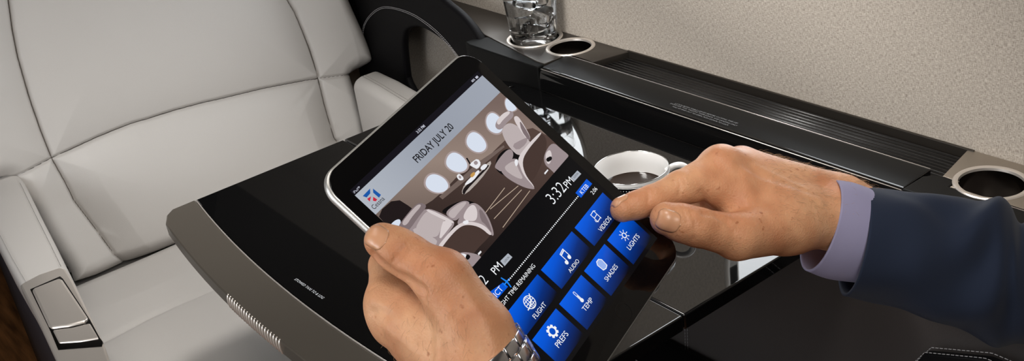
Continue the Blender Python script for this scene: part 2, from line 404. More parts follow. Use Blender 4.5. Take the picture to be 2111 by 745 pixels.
# side bolsters roll forward, lumbar pad swells, creases fan from the seam crossings
def sgn(line,axis=0):
    l=np.array(line); o=np.argsort(l[:,1]); return np.interp(G[...,1],l[o,1],l[o,0])
xl=sgn(seamL);xr=sgn(seamR)
hgt+=.018*np.clip((xl-G[...,0])/.08,0,1)+.018*np.clip((G[...,0]-xr)/.08,0,1)
l=np.array(seamH); th=np.interp(G[...,0],l[:,0],l[:,1])
mid=(G[...,0]>xl)&(G[...,0]<xr)
hgt+=np.where(mid&(G[...,1]<th),.012*np.sin(np.pi*np.clip((th-G[...,1])/.30,0,1))*np.clip((G[...,0]-xl)/.05,0,1)*np.clip((xr-G[...,0])/.05,0,1),0)
for a,b,am in (((0.2738,0.1573),(0.1938,0.1281),.0022),((0.2768,0.174),(0.2429,0.1747),-.002),((-0.2227,0.1943),(-0.1882,0.1918),-.0015),((-0.203,0.0454),(-0.1792,0.0222),-.002),((0.2758,0.0717),(0.2482,0.0506),-.0012),((0.3465,0.1546),(0.3688,0.1754),-.002)):
    a=np.array(a);b=np.array(b); d=pdist(G,[a,b]); u=np.clip(((G-a)@(b-a))/((b-a)@(b-a)),0,1)
    hgt-=am*np.exp(-(d/.006)**2)*(1-u)
W=BO+G[...,0:1]*np.array((1,0,0))+G[...,1:2]*BU+hgt[...,None]*BN
vid=-np.ones(ins.shape,int); vid[ins]=np.arange(ins.sum()); VV=W[ins]
q=np.stack([vid[:-1,:-1],vid[1:,:-1],vid[1:,1:],vid[:-1,1:]],-1); ok=(q>=0).all(-1)
gc=(G[:-1,:-1]+G[1:,1:])/2
xlc=(xl[:-1,:-1]+xl[1:,1:])/2; xrc=(xr[:-1,:-1]+xr[1:,1:])/2; thc=(th[:-1,:-1]+th[1:,1:])/2
lwing=gc[...,0]<xlc; rwing=gc[...,0]>xrc; up=gc[...,1]>thc
for nm,mask,lb in (('back_pad',~lwing&~rwing&up,None),('lumbar_pad',~lwing&~rwing&~up,None),('side_bolster',lwing,None),('side_bolster',rwing,None)):
    F=q[ok&mask]; used=np.unique(F); rm=np.zeros(len(VV),int); rm[used]=np.arange(len(used))
    o=meshobj(nm,VV[used],rm[F],leather,None,True); under(o,SEAT)
for sm in seams:  # dark tube along each groove, the shadow of the seam gap put into its colour
    q_=resample(chaikin(sm,2,False),60); q_=q_[(q_[:,1]<.6)&(q_[:,1]>.0)]
    gi=np.clip(((q_[:,0]+.42)/st).round().astype(int),0,G.shape[0]-1); gj=np.clip(((q_[:,1]+.04)/st).round().astype(int),0,G.shape[1]-1)
    hh_=np.array([hgt[max(a-2,0):a+3,max(b_-2,0):b_+3].min() for a,b_ in zip(gi,gj)])
    hh_=np.convolve(np.pad(hh_,2,'edge'),np.ones(5)/5,'valid')
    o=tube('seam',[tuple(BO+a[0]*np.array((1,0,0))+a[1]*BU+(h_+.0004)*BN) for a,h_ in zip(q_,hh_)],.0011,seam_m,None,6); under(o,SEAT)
# piping along the outer edge of the right bolster and notch
pp=[np.array(p) for p in ([(outR[0][0]-.03,TOPT)]+list(outR)[:8])]
pw=[tuple(BO+p[0]*np.array((1,0,0))+p[1]*BU-.026*BN) for p in chaikin(pp,2,False)]
o=tube('piping',pw,.0032,piping_m,None,8); under(o,SEAT)
# rear shell
shp=[(BO+a*np.array((1,0,0))+b_*BU) for a,b_ in [(p[0]*.985,p[1]*.99) for p in outline[::3]]]
o=loft('back_shell',[[tuple(p-.040*BN) for p in shp],[tuple(p*1-.075*BN) for p in shp],[tuple(BO+(p-BO)*.93-.11*BN+.01*BU) for p in shp]],shell_m); under(o,SEAT)
# seat cushion: height field
x0,x1,yb,yf=.235,.885,1.93,1.12
sx=np.arange(x0,x1+1e-6,.004); sy=np.arange(yf,yb+1e-6,.004); G2=np.stack(np.meshgrid(sx,sy,indexing='ij'),-1)
crease=[(0.2801,1.5697,0.42),(0.3083,1.5725,0.42),(0.3503,1.5784,0.42),(0.3991,1.578,0.42),(0.4556,1.5725,0.42),(0.5095,1.5582,0.42),(0.5856,1.5324,0.42)]
crease=[tuple(c[:2]) for c in crease]; crease+=[(.62,1.60),(.75,1.58),(.87,1.52)]
cr=np.array(crease); cy_=np.interp(G2[...,0],cr[:,0],cr[:,1])
e=np.minimum.reduce([(G2[...,0]-x0)/.035,(x1-G2[...,0])/.035,(G2[...,1]-yf)/.07]); e=np.clip(e,0,1)
hz=.418-.05+.05*np.sqrt(1-(1-e)**2)
dy=cy_-G2[...,1]
hz+=np.where(dy>0,.016*(1-np.exp(-np.clip(dy,0,1)/.05)),.004*(1-np.exp(-np.clip(-dy,0,1)/.06)))-.004*np.exp(-(dy/.008)**2)
hz-=.01*np.clip((G2[...,1]-1.66)/.12,0,1)+.035*np.clip((G2[...,1]-1.775)/.07,0,1)**1.5
rng=np.random.default_rng(3)
hz+=.0015*np.sin(G2[...,0]*21+G2[...,1]*9)*np.sin(G2[...,1]*17-G2[...,0]*6)
V=np.concatenate([G2,hz[...,None]],-1).reshape(-1,3); nx,ny=len(sx),len(sy); I=np.arange(nx*ny).reshape(nx,ny)
F=np.stack([I[:-1,:-1],I[1:,:-1],I[1:,1:],I[:-1,1:]],-1).reshape(-1,4)
o=meshobj('seat_cushion',V,F,leather,None,True)
s=o.modifiers.new('t','SOLIDIFY'); s.thickness=.06; s.offset=-1; under(o,SEAT)
mb=MB(); mb.box((.27,1.22,.14),(.85,1.9,.33)); o=mb.obj('seat_base',shell_m); bevel(o,.02,3); under(o,SEAT)
mb=MB(); mb.box((.36,1.4,0),(.78,1.8,.14)); o=mb.obj('seat_pedestal',matteblack); bevel(o,.02,3); under(o,SEAT)
# aisle-side armrest: loft along the arm
def armring(y,xa,xb,zt,zb,r=.014,n=6):
    p=[]
    for (cx,cz,a) in ((xb-r,zt-r,0),(xa+r,zt-r,90)):
        for i in range(n+1):
            t=math.radians(a+90*i/n); p.append((cx+r*math.cos(t),y,cz+r*math.sin(t)))
    p+=[(xa,y,zb),(xb,y,zb)]
    return p
A=[(1.98,.225,.305,.605),(1.90,.222,.300,.603),(1.84,.216,.294,.601),(1.70,.204,.277,.600),(1.58,.194,.263,.600),(1.49,.188,.252,.600),(1.40,.183,.241,.600),(1.237,.165,.214,.600),(1.15,.157,.203,.597),(1.10,.155,.196,.58)]
o=loft('armrest',[armring(y,a,b_,z,z-.045) for y,a,b_,z in A],leather); under(o,SEAT); ARM=o
o=loft('arm_side_panel',[armring(y,a+.004,b_-.003,z-.044,.16,.004) for y,a,b_,z in A],shell_m); part(o,'dark outer side under the pale armrest'); under(o,SEAT)
o=stitches('arm_stitching',[(a+.007+dx,y,z+.0003) for dx in (0,) for y,a,b_,z in A[2:6]],.0022,.0034,.0004,thread); sub(o,ARM,SEAT)
o=stitches('arm_stitching',[(b_-.0075,y,z+.0003) for y,a,b_,z in A[2:6]],.0022,.0034,.0004,thread); sub(o,ARM,SEAT)
# metal control panel set on the arm
def zprism(name,pts,z0,z1,m,bev=.0015): 
    return prism(name,[p[:2] for p in pts],z0,z1,m,None,bev,3)
cp=zprism('control_panel',[(0.1851,1.4805,0.602),(0.1933,1.4839,0.602),(0.2134,1.4887,0.602),(0.2417,1.4842,0.602),(0.2458,1.4735,0.602),(0.2438,1.4397,0.602),(0.2332,1.3537,0.602),(0.2229,1.2682,0.602),(0.2172,1.2294,0.602),(0.2016,1.1492,0.602),(0.1556,1.1476,0.602),(0.1644,1.2519,0.602),(0.1755,1.3615,0.602)],.585,.6035,steel,.003); part(cp,'brushed metal control panel on the armrest front'); under(cp,SEAT)
o=zprism('control_slot',[(0.1921,1.4548,0.604),(0.2336,1.4563,0.604),(0.2343,1.446,0.604),(0.2254,1.3084,0.604),(0.22,1.2565,0.604),(0.2196,1.2449,0.604),(0.215,1.2351,0.604),(0.173,1.2717,0.604),(0.1792,1.3227,0.604)],.598,.6042,darkmetal,.0005); sub(o,cp,SEAT)
o=zprism('control_flap',[(0.1927,1.4457,0.606),(0.1972,1.4477,0.606),(0.2218,1.4465,0.606),(0.2303,1.4459,0.606),(0.2319,1.4384,0.606),(0.2242,1.3103,0.606),(0.2187,1.3052,0.606),(0.199,1.3133,0.606),(0.1821,1.3261,0.606),(0.1812,1.3351,0.606)],.598,.6075,steel,.003); part(o,'large square metal flap'); sub(o,cp,SEAT)
o=zprism('control_flap',[(0.1819,1.3206,0.605),(0.2023,1.3054,0.605),(0.222,1.2973,0.605),(0.2181,1.2536,0.605),(0.1987,1.2663,0.605),(0.1785,1.2844,0.605)],.598,.6062,steel,.002); part(o,'smaller metal flap'); sub(o,cp,SEAT)
# wall-side armrest
B_=[(1.768,.882,.938,.585),(1.764,.880,.938,.594),(1.752,.878,.938,.600),(1.68,.872,.935,.600),(1.58,.866,.930,.594),(1.50,.862,.918,.582),(1.46,.862,.910,.56)]
o=loft('armrest',[armring(y,a,b_,z,.16,.018) for y,a,b_,z in B_],leather); under(o,SEAT); ARM2=o
for k in (.018,.024):
    o=stitches('arm_stitching',[(a+k,y,z+.0003) for y,a,b_,z in B_[1:]],.0012,.006,.0004,thread); sub(o,ARM2,SEAT)
# ---------------------------------------------------------------- black leather arm loop by the wall
LOOP=empty('armrest_loop',(.94,1.66,0),'black leather arched side arm with double stitching, beside the wall behind the tablet','armrest')
outer=[(-.03,.40),(-.03,.60)]+[(-0.0023,0.6782),(0.0112,0.6953),(0.028,0.7057),(0.0493,0.7391),(0.0967,0.7652),(0.1587,0.777)]+[(.20,.795),(.34,.80),(.50,.785),(.58,.74),(.60,.65),(.60,.40)]
inner=[(0.3665,0.5677),(0.361,0.6035),(0.3537,0.6486),(0.3334,0.6807),(0.3045,0.6957),(0.269,0.7046),(0.2354,0.706),(0.2008,0.7026),(0.168,0.6964),(0.1372,0.6866),(0.1128,0.6686),(0.1027,0.6365)]+[(.085,.58),(.09,.55),(.11,.53),(.28,.53)]
LPM=Matrix(((.994219,.107373,0,.925),(-.107373,.994219,0,1.35),(0,0,1,0),(0,0,0,1)))
o=curve_prism('arm_frame',[chaikin(outer,2),chaikin(inner,2)[::-1]],0,.015,blackleather,None,.006,5,'x'); o.data.transform(LPM); under(o,LOOP)
FR=o
sp=chaikin([(0.5351,0.6096),(0.531,0.639),(0.4883,0.6746),(0.4198,0.7086),(0.3596,0.7203),(0.2842,0.7246),(0.231,0.7186),(0.185,0.7081),(0.1443,0.6909),(0.1222,0.6705)],2,False)
for k in (0,.0042):
    P_=np.array(sp); c=np.array(inner).mean(0); d=P_-c; P_=P_+d/np.linalg.norm(d,axis=1)[:,None]*k
    sel=[tuple(LPM@Vector((-.0006,a,b_))) for a,b_ in P_]
    o=stitches('stitching',sel,.0013,.0042,.0006,thread_w); sub(o,FR,LOOP)
o=tube('foot_trim',[(0.917,1.3593,0.7167),(0.917,1.3536,0.7082),(0.916,1.3414,0.7008),(0.916,1.3287,0.6899),(0.916,1.3119,0.676)],[.0015,.0032,.0045,.0050,.0055],bronze,None,10); under(o,LOOP)

# ---------------------------------------------------------------- side ledge along the wall
lidtop=mat('satin_lid_top',srgb(17,17,17),.45,spec=.14)
LED=empty('side_ledge',(.97,.8,0),'dark side ledge with cup holders and ribbed tray running along the fabric wall','ledge')
def hole(x,y,r): return circle(x,y,r,56)
HN=(.9725,.547,.0345); HF=(.984,1.322,.0405); HG=(.989,1.2415,.0335)
top_n=[(.941,.05),(1.0275,.05),(1.0275,.608),(1.026,.608),(.957,.594),(.955,.575),(.941,.575)]
o=curve_prism('ledge_top',[chaikin(top_n,0),hole(*HN)[::-1]],.722,.735,bronze,None,.0012,3); under(o,LED); LT=o; part(o,'pale bronze plate around the near cup holder')
top_f=[(.966,1.166),(1.0275,1.150),(1.0275,1.66),(1.0,1.55),(.974,1.477),(.948,1.407),(.921,1.24),(.921,1.222),(.966,1.222)]
o=curve_prism('ledge_top',[top_f,hole(*HF)[::-1],hole(*HG)[::-1]],.720,.735,ledge_shaded,None,.0012,3); under(o,LED); LT2=o
# cup wells
well_m=mat('well_metal',srgb(120,113,106),.16,metal=1)
def well(h,p):
    x,y,r=h
    o=lathe('cup_well',[(r-.0012,0.0),(r-.0015,-.062),(r-.006,-.066),(0,-.066)],well_m,None,(x,y,.735)); sub(o,p,LED)
    o=lathe('cup_ring',[(r-.002,-.002),(r-.0015,.0008),(r+.0005,.0018),(r+.003,.0016),(r+.0042,.0004),(r+.0042,-.001)],steel,None,(x,y,.735)); sub(o,p,LED)
well(HN,LT); well(HF,LT2); well(HG,LT2)
# ribbed tray
mb=MB(); xs_=np.linspace(.964,1.024,9*8+1); zz=.7235+.0022*np.abs(np.sin((xs_-.962)/(1.024-.962)*np.pi*9))
pr=list(zip(xs_,zz)); v=[(x,y,z) for y in (.592,1.165) for x,z in pr]; n=len(pr)
mb.add(v,[(i,i+1,n+i+1,n+i) for i in range(n-1)]); o=mb.obj('ribbed_tray',rubber,None,True); fixn(o)
s=o.modifiers.new('t','SOLIDIFY'); s.thickness=.006; s.offset=-1; under(o,LED)
mb=MB(); mb.box((1.024,.60,.716),(1.0275,1.155,.7362)); o=mb.obj('tray_wall',ledge_shaded); bevel(o,.001,2); under(o,LED)
# lid (gloss) with sloped front, and the front fascia
lp=[(.906,.698),(.907,.716),(.909,.726),(.912,.7305),(.916,.7325),(.961,.7350),(.9635,.7342),(.9635,.715),(.93,.698)]
o=prism('ledge_lid',lp,0,1,gloss,None,0); 
v=[(p[0],y,p[1]) for y in (.612,1.2195) for p in lp]; n=len(lp)
bpy.data.objects.remove(o)
o=meshobj('ledge_lid',v,[tuple(range(n)),tuple(range(2*n-1,n-1,-1))]+[(i,n+i,n+(i+1)%n,(i+1)%n) for i in range(n)],gloss,None,False); fixn(o); bevel(o,.0012,3,25); smooth_angle(o,50); o.data.materials.append(lidtop)
for pl_ in o.data.polygons:
    if pl_.normal.z>.97: pl_.material_index=1
under(o,LED); LID=o
mb=MB()
for (xa,ya,xb,yb_) in ((.9095,.612,.9105,1.2195),):
    tube('e',[(.9117,.613,.7305),(.9117,1.219,.7305)],.0006,None,n=6,mb=mb)
    tube('e',[(.9632,.613,.7349),(.9632,1.219,.7349)],.0004,None,n=6,mb=mb)
o=mb.obj('lid_edge_line',steel,None,True); part(o,'thin bright edge lines of the black lid'); sub(o,LID,LED)
o=prism('ledge_front',[(.906,.05),(.941,.05),(.941,.576),(.957,.577),(.958,.590),(.954,.603),(.945,.610),(.908,.610)],.62,.7348,lidtop,None,.002); under(o,LED)
o=prism('ledge_front',[(.908,1.2225),(.921,1.2225),(.924,1.24),(.948,1.395),(.93,1.41),(.912,1.41),(.908,1.395)],.40,.7335,matteblack,None,.002); under(o,LED)
# lower side panel in charcoal leather
tp=MB(); tp.box((.93,-.6,0),(1.027,1.43,.70)); o=tp.obj('trim_1',charleather); bevel(o,.004,2); tag(o,'charcoal leather side panel below the ledge',None,kind='structure')
S1=stitches('panel_stitching',[(0.9293,0.9736,0.4071),(0.9293,0.9738,0.3799),(0.9293,0.9776,0.3191)],.0016,.004,.0005,thread_w); tag(S1,None,None); S1.parent=o
S1=stitches('panel_stitching',[(0.9293,0.9686,0.4093),(0.9293,0.9688,0.3822),(0.9293,0.9725,0.3217)],.0016,.004,.0005,thread_w); S1.parent=o
# dark padded armrest low in front of the side panel
PAD=loft('side_pad',[[(x,y,z) for x,y,z in armring(yy,xa,.93,zt,.10,.03)] for yy,xa,zt in ((1.08,.84,.30),(1.05,.835,.345),(1.0,.83,.352),(.90,.825,.356),(.80,.82,.36),(.70,.82,.36),(.55,.82,.33))],blackleather); tag(PAD,'black leather pad with pale stitching on the lower side panel under the table','pad')
o=stitches('pad_stitching',[(.848,y,z) for y,z in ((1.06,.335),(1.0,.3528),(.90,.3568),(.80,.3608),(.72,.3608))],.0016,.004,.0005,thread_w,PAD)
PAD2=loft('side_pad',[[(x,y,z) for x,y,z in armring(yy,.875,.93,zt,.10,.03)] for yy,zt in ((.62,.45),(.57,.545),(.50,.572),(.30,.575),(.0,.575))],blackleather); tag(PAD2,'black stitched leather pad below the suit sleeve at the right edge','pad')
for k in (.012,.024):
    o=stitches('pad_stitching',[(.89+k,y,z) for y,z in ((.60,.498),(.57,.5456),(.50,.5726),(.30,.5756))],.0016,.004,.0005,thread_w,PAD2)

# ---------------------------------------------------------------- fold-out table
TAB=empty('folding_table',(.62,.98,.68),'black gloss fold out table with a bronze trimmed curved aisle edge','table')
def bow(xe,xm,n=24,y0=.655,y1=1.312): return [(xm+(xe-xm)*((y-(y0+y1)/2)/((y1-y0)/2))**2,y) for y in np.linspace(y0,y1,n)]
zt=.70; zb=.682; YN=.655; YF=1.316
edge_o=bow(.348,.3235); inl=bow(.398,.374)
# bronze trim: outer rounded corners
tr=edge_o[2:-1]
trim=[(.372,YN-.001)]+[(.356,.662)]+tr+[(.358,1.311),(.372,YF)]+[(x,y) for x,y in inl[::-1]]
trim=[(.398,YN),(.366,YN+.001),(.353,.663)]+edge_o[1:-1]+[(.354,1.305),(.366,1.3155),(.398,YF)]+inl[::-1][1:-1]
o=prism('edge_trim',trim,zb,zt+.0002,darkbronze,None,.0018,3); part(o,'satin bronze border along the curved aisle edge'); under(o,TAB); TRIM=o
grip=[(p[0]-.0006,p[1]) for p in resample([(0.3239,1.0627,0.7),(0.3233,0.9978,0.7),(0.3231,0.935,0.7)],24)]
mb=MB()
ex=np.array(edge_o)
for i,y in enumerate(np.linspace(1.058,.932,21)):
    x=np.interp(y,ex[:,1],ex[:,0])
    tube('r',[(x+.0022,y,.6996),(x+.0008,y,.6985),(x-.0003,y,.6955),(x-.0006,y,.690),(x+.0002,y,.684),(x+.002,y,.6823)],.0016,None,n=6,mb=mb)
o=mb.obj('grip_ribs',steel,None,True); part(o,'bright ribbed finger grip'); sub(o,TRIM,TAB)
mb=MB(); tube('l',[(x+.0004,y,zt+.0001) for x,y in inl],.0009,None,n=6,mb=mb); o=mb.obj('inlay_line',steel,None,True); part(o,'thin bright line between trim and black top'); sub(o,TRIM,TAB)
XF=.6245
leaf=[(x+.0008,y) for x,y in inl]+[(XF-.0006,YF),(XF-.0006,YN)]
leaf[0]=(leaf[0][0],YN); leaf[len(inl)-1]=(leaf[len(inl)-1][0],YF)
o=prism('table_leaf',leaf,zb,zt,gloss,None,.0022,3); under(o,TAB)
leaf2=[(XF+.0006,YN),(.904,YN),(.904,1.262),(.902,1.28),(.896,1.297),(.884,1.311),(.87,YF),(XF+.0006,YF)]
o=prism('table_leaf',leaf2,zb,zt,gloss,None,.0022,3); under(o,TAB)
# small hinge latch at the wall-side far corner
mb=MB(); mb.box((.868,1.262,zt-.001),(.892,1.285,zt+.0022)); o=mb.obj('latch',gloss); bevel(o,.002,3); under(o,TAB)
# printing on table and lid
whiteink=mat('white_print',srgb(205,210,215),.6); greyink=mat('grey_print',srgb(120,122,124),.6)
def text_mesh(body,width=None,size=1.0,bold=0):
    cu=bpy.data.curves.new('t','FONT'); cu.body=body; cu.size=1; cu.offset=bold; cu.resolution_u=3
    t=bpy.data.objects.new('t',cu); COL.objects.link(t); dg=bpy.context.evaluated_depsgraph_get(); dg.update()
    me=bpy.data.meshes.new_from_object(t.evaluated_get(dg)); bpy.data.objects.remove(t)
    v=np.array([x.co[:] for x in me.vertices]); f=[tuple(p.vertices) for p in me.polygons]; bpy.data.meshes.remove(me)
    x0_,x1_=v[:,0].min(),v[:,0].max(); v[:,0]-=x0_
    s=(width/(x1_-x0_)) if width else size
    return v*s,f
def print_on(name,body,p0,p1,z,m,hscale=1.0,bold=0.0):
    p0=np.array(p0[:2]);p1=np.array(p1[:2]); d=p1-p0; w=np.linalg.norm(d); d/=w; up=np.array((-d[1],d[0]))
    v,f=text_mesh(body,w,bold=bold); 
    return [(p0[0]+a*d[0]+b_*hscale*up[0],p0[1]+a*d[1]+b_*hscale*up[1],z) for a,b_,c_ in v],f
mb=MB(); v,f=print_on('x','STOWED TAXI TO & LDG',(0.3917,1.0262,0.7004),(0.3935,0.965,0.7004),.7004,whiteink,.95); mb.add(v,f)
o=mb.obj('printed_line',whiteink); part(o,'small white lettering on the black top'); under(o,TAB)
mb=MB()
for b_,p0,p1 in (('LATCH BOTH TABLE LEAVES BEFORE CLOSING THIS LID',(0.9291,0.9641,0.739),(0.9299,0.8581,0.739)),('STOW FOR TAXI, TAKEOFF, TURBULENCE, AND LANDING ONLY',(0.9255,0.9693,0.739),(0.9243,0.8538,0.739)),('PULL UP AND OUT TO OPEN, PUSH DOWN TO LOCK',(0.9206,0.9601,0.739),(0.9191,0.8633,0.739))):
    v,f=print_on('x',b_,p0,p1,.7341,greyink,1.0); mb.add(v,f)
o=mb.obj('printed_notice',greyink); part(o,'three lines of tiny grey lettering'); sub(o,LID,LED)

# ---------------------------------------------------------------- coffee cup
CX,CY=.731,.834
porc=mat('white_porcelain',srgb(228,226,224),.12,spec=.5); band_m=mat('black_band',(.004,.004,.004),.15); silver=mat('silver_line',srgb(200,200,200),.15,metal=1)
CUP=empty('coffee_cup',(CX,CY,.70),'white porcelain coffee cup with a black dotted band, behind the tablet','cup')
po=[(.0,.0),(.022,.0),(.0235,.0015),(.0228,.004),(.027,.008),(.0335,.020),(.0380,.035),(.0405,.050),(.0418,.0615),(.0415,.0624),(.0410,.0623),(.0402,.0605),(.0388,.050),(.0361,.035),(.031,.020),(.024,.0095),(.0,.0075)]
o=lathe('cup_body',po,porc,CUP,n=80); BODY=o
bp_=[(.0402,.0468),(.0409,.0508),(.0416,.0562),(.0419,.0585)]
o=lathe('decor_band',[(r+.0002,z) for r,z in bp_],band_m,BODY,n=80); part(o,'black band with white dots below the rim')
mb=MB(); nd=84
for i in range(nd):
    a=2*math.pi*i/nd; c_=Vector((.0418*math.cos(a),.0418*math.sin(a),.0540)); mb.add([tuple(c_+Vector((x,y,z))*.00062) for x,y,z in ((1,0,0),(-1,0,0),(0,1,0),(0,-1,0),(0,0,1),(0,0,-1))],[(0,2,4),(2,1,4),(1,3,4),(3,0,4),(2,0,5),(1,2,5),(3,1,5),(0,3,5)])
for z,r in ((.0575,.0420),(.0505,.0411)):
    tube('l',[(r*math.cos(2*math.pi*i/64),r*math.sin(2*math.pi*i/64),z) for i in range(64)],.0005,None,n=5,mb=mb,closed=True)
o=mb.obj('band_dots',porc,BODY,True)
o=tube('rim_line',[(.0413*math.cos(2*math.pi*i/80),.0413*math.sin(2*math.pi*i/80),.0624) for i in range(80)],.00055,silver,BODY,6,closed=True)
hd=unit((.775-CX,.800-CY,0)); hp=[(.0385,.053),(.047,.0585),(.056,.0585),(.0625,.053),(.0635,.044),(.0585,.035),(.050,.028),(.041,.024),(.034,.020)]
hp=chaikin(hp,2,False)
o=tube('handle',[(hd[0]*r,hd[1]*r,z) for r,z in hp],.0036,porc,CUP,10)
coffee_m=mat('black_coffee',srgb(34,20,10),.05,spec=.5)
o=lathe('coffee',[(0,.0),(.0357,.0),(.0364,.0005),(.0358,-.003),(.032,-.012),(.0,-.012)],coffee_m,None,(0,0,0)); o.location=(CX,CY,.70+.0375); tag(o,'black coffee filling the white porcelain cup','coffee')
# small dark dish beside the tablet corner
clearblack=mat('smoky_gloss',(.006,.006,.0065),.06)
DISH=empty('round_dish',(.640,.748,.70),'small round black dish with a bright rim on the table behind the tablet corner','dish')
o=lathe('dish_body',[(0,.0),(.026,.0),(.028,.001),(.0305,.008),(.031,.0105),(.030,.011),(.0285,.010),(.0265,.003),(0,.0025)],clearblack,DISH)
o=tube('dish_rim',[(.0305*math.cos(2*math.pi*i/64),.0305*math.sin(2*math.pi*i/64),.0108) for i in range(64)],.0008,chrome,DISH,6,closed=True)

# ---------------------------------------------------------------- glass of ice water
glass_m=mat('clear_glass',(1,1,1),.0,spec=.5,Transmission_Weight=1.0,IOR=1.45)
water_m=mat('water',(1,1,1),.0,Transmission_Weight=1.0,IOR=1.33); ice_m=mat('ice',(.98,.99,1),.02,Transmission_Weight=1.0,IOR=1.14)
gx,gy=HF[0],HF[1]
g=lathe('water_glass',[(0,0),(.0325,0),(.034,.001),(.035,.006),(.0455,.13),(.0449,.1305),(.0442,.13),(.0334,.011),(.032,.009),(0,.0085)],glass_m,None,(0,0,0)); g.location=(gx,gy,.722)
tag(g,'clear tumbler of iced water standing in the far cup holder','glass')
# blocks to raise the glass: coaster pad in the well
o=lathe('well_pad',[(0,-.0135),(.037,-.0135),(.0385,-.0145),(.0385,-.064),(0,-.065)],rubber,None,(gx,gy,.735)); sub(o,LT2,LED)
w=lathe('water',[(0,.0083),(.0322,.0086),(.0337,.012),(.0424,.104),(.0418,.1045),(0,.1045)],water_m,None,(0,0,0)); w.location=(gx,gy,.722); tag(w,'clear water inside the tumbler','water')
rng=random.Random(5)
k=0
for i,(dx,dy,dz) in enumerate(((.008,.004,.026),(-.010,-.003,.040),(.006,-.010,.052),(-.005,.010,.062),(.010,.005,.074),(-.010,-.006,.082),(.002,.002,.098))):
    bm=bmesh.new(); bmesh.ops.create_cube(bm,size=.026)
    for v in bm.verts: v.co*=rng.uniform(.85,1.12)
    bmesh.ops.bevel(bm,geom=bm.edges[:],offset=.0042,segments=3,affect='EDGES',profile=.5)
    for v in bm.verts: v.co+=Vector((rng.uniform(-1,1),rng.uniform(-1,1),rng.uniform(-1,1)))*.0003
    me=bpy.data.meshes.new('ice_cube'); bm.to_mesh(me); bm.free(); me.materials.append(ice_m); me.polygons.foreach_set('use_smooth',[True]*len(me.polygons))
    o=bpy.data.objects.new('ice_cube',me); COL.objects.link(o); o.location=(gx+dx*1.2,gy+dy*1.2,.722+dz); o.rotation_euler=(rng.uniform(0,3),rng.uniform(0,3),rng.uniform(0,3))
    tag(o,'clear ice cube floating in the tumbler of water','ice cube','ice cubes in the water glass')
# ---------------------------------------------------------------- tablet computer
TR=[[0.930022, -0.32862, 0.164523], [0.34605, 0.632356, -0.693091], [0.123726, 0.701523, 0.701824]]
TM=Matrix(((TR[0][0],TR[0][1],TR[0][2],0),(TR[1][0],TR[1][1],TR[1][2],0),(TR[2][0],TR[2][1],TR[2][2],0),(0,0,0,1)))
TLOC=Vector((0.3439,0.5051,0.9872)); TWD=0.16500; THT=0.20143
TBL=empty('tablet_computer',TLOC,'black bezelled tablet held over the table, showing a cabin control screen with blue tiles','tablet')
TBL.rotation_euler=TM.to_euler()
alu=mat('silver_aluminium',srgb(228,226,222),.38,metal=.85); bezel=mat('bezel_glass',(.0025,.0025,.0028),.05,spec=.4)
hw,hh=TWD/2,THT/2
o=curve_prism('tablet_body',[rrect(-hw,-hh,hw,hh,.0155,10)],-.0075,-.0004,alu,TBL,.0030,5); part(o,'silver aluminium back and edge')
o=curve_prism('front_glass',[rrect(-hw+.0016,-hh+.0016,hw-.0016,hh-.0016,.014,10)],-.002,.0,bezel,TBL,.0004,2); GLASS=o
ring_m=mat('home_button',(.004,.004,.004),.25)
o=lathe('home_button',[(0,-.0006),(.0052,-.0004),(.0060,.0001),(.0063,.0001),(.0064,-.0002)],ring_m,GLASS,((0.00341,-0.09056)[0],(0.00341,-0.09056)[1],.0),40)
def disp(name,c,strength=1.0,rough=.12):
    m=mat(name,(.002,.002,.002),rough,spec=.25); b=m.node_tree.nodes['Principled BSDF']
    b.inputs['Emission Color'].default_value=(*srgb(*c),1); b.inputs['Emission Strength'].default_value=strength; return m
def disp_grad(name,stops,axis,lo,hi):
    """lit pixels running through colours along a direction of the screen itself"""
    m=disp(name,(0,0,0)); N,L,b=nodes(m); tc=N.new('ShaderNodeTexCoord'); sx=N.new('ShaderNodeVectorMath'); sx.operation='DOT_PRODUCT'; sx.inputs[1].default_value=(*axis,0)
    L.new(tc.outputs['Object'],sx.inputs[0]); mr=N.new('ShaderNodeMapRange'); mr.inputs['From Min'].default_value=lo; mr.inputs['From Max'].default_value=hi
    L.new(sx.outputs['Value'],mr.inputs['Value']); r=N.new('ShaderNodeValToRGB')
    while len(r.color_ramp.elements)<len(stops): r.color_ramp.elements.new(.5)
    for e,(p,c) in zip(r.color_ramp.elements,stops): e.position=p; e.color=(*srgb(*c),1)
    L.new(mr.outputs['Result'],r.inputs['Fac']); L.new(r.outputs['Color'],b.inputs['Emission Color']); return m
L1,L2,L3,L4=.00006,.00012,.00018,.00024
scr_bg=disp('screen_black',(9,9,12)); status_m=disp('screen_status',(18,16,24))
hx=(0.07175,0.07932)[0]; ht=(0.07175,0.07932)[1]; hb=(0.07162,0.06285)[1]; pb=(0.07178,0.00018)[1]
sb=-.0810*1.0; stp=ht+.0042
def R4(x0,y0,x1,y1,z): return [(x0,y0,z),(x1,y0,z),(x1,y1,z),(x0,y1,z)]
mb=MB(); mb.poly(R4(-hx,sb,hx,pb,L1),0); mb.poly(R4(-hx,ht,hx,stp,L1),1)
SCR=mb.obj('screen',[scr_bg,status_m],TBL); part(SCR,'lit display')
hdr_m=disp_grad('header_grey',[(0,(176,182,192)),(.5,(150,156,168)),(1,(158,164,176))],(1,0),-hx,hx)
ink=disp('ui_ink',(18,18,22)); white=disp('ui_white',(240,242,246)); grey=disp('ui_grey',(170,176,186)); logob=disp('logo_blue',(24,86,166)); logor=disp('logo_red',(196,36,60)); silverink=disp('ui_silver',(190,192,205))
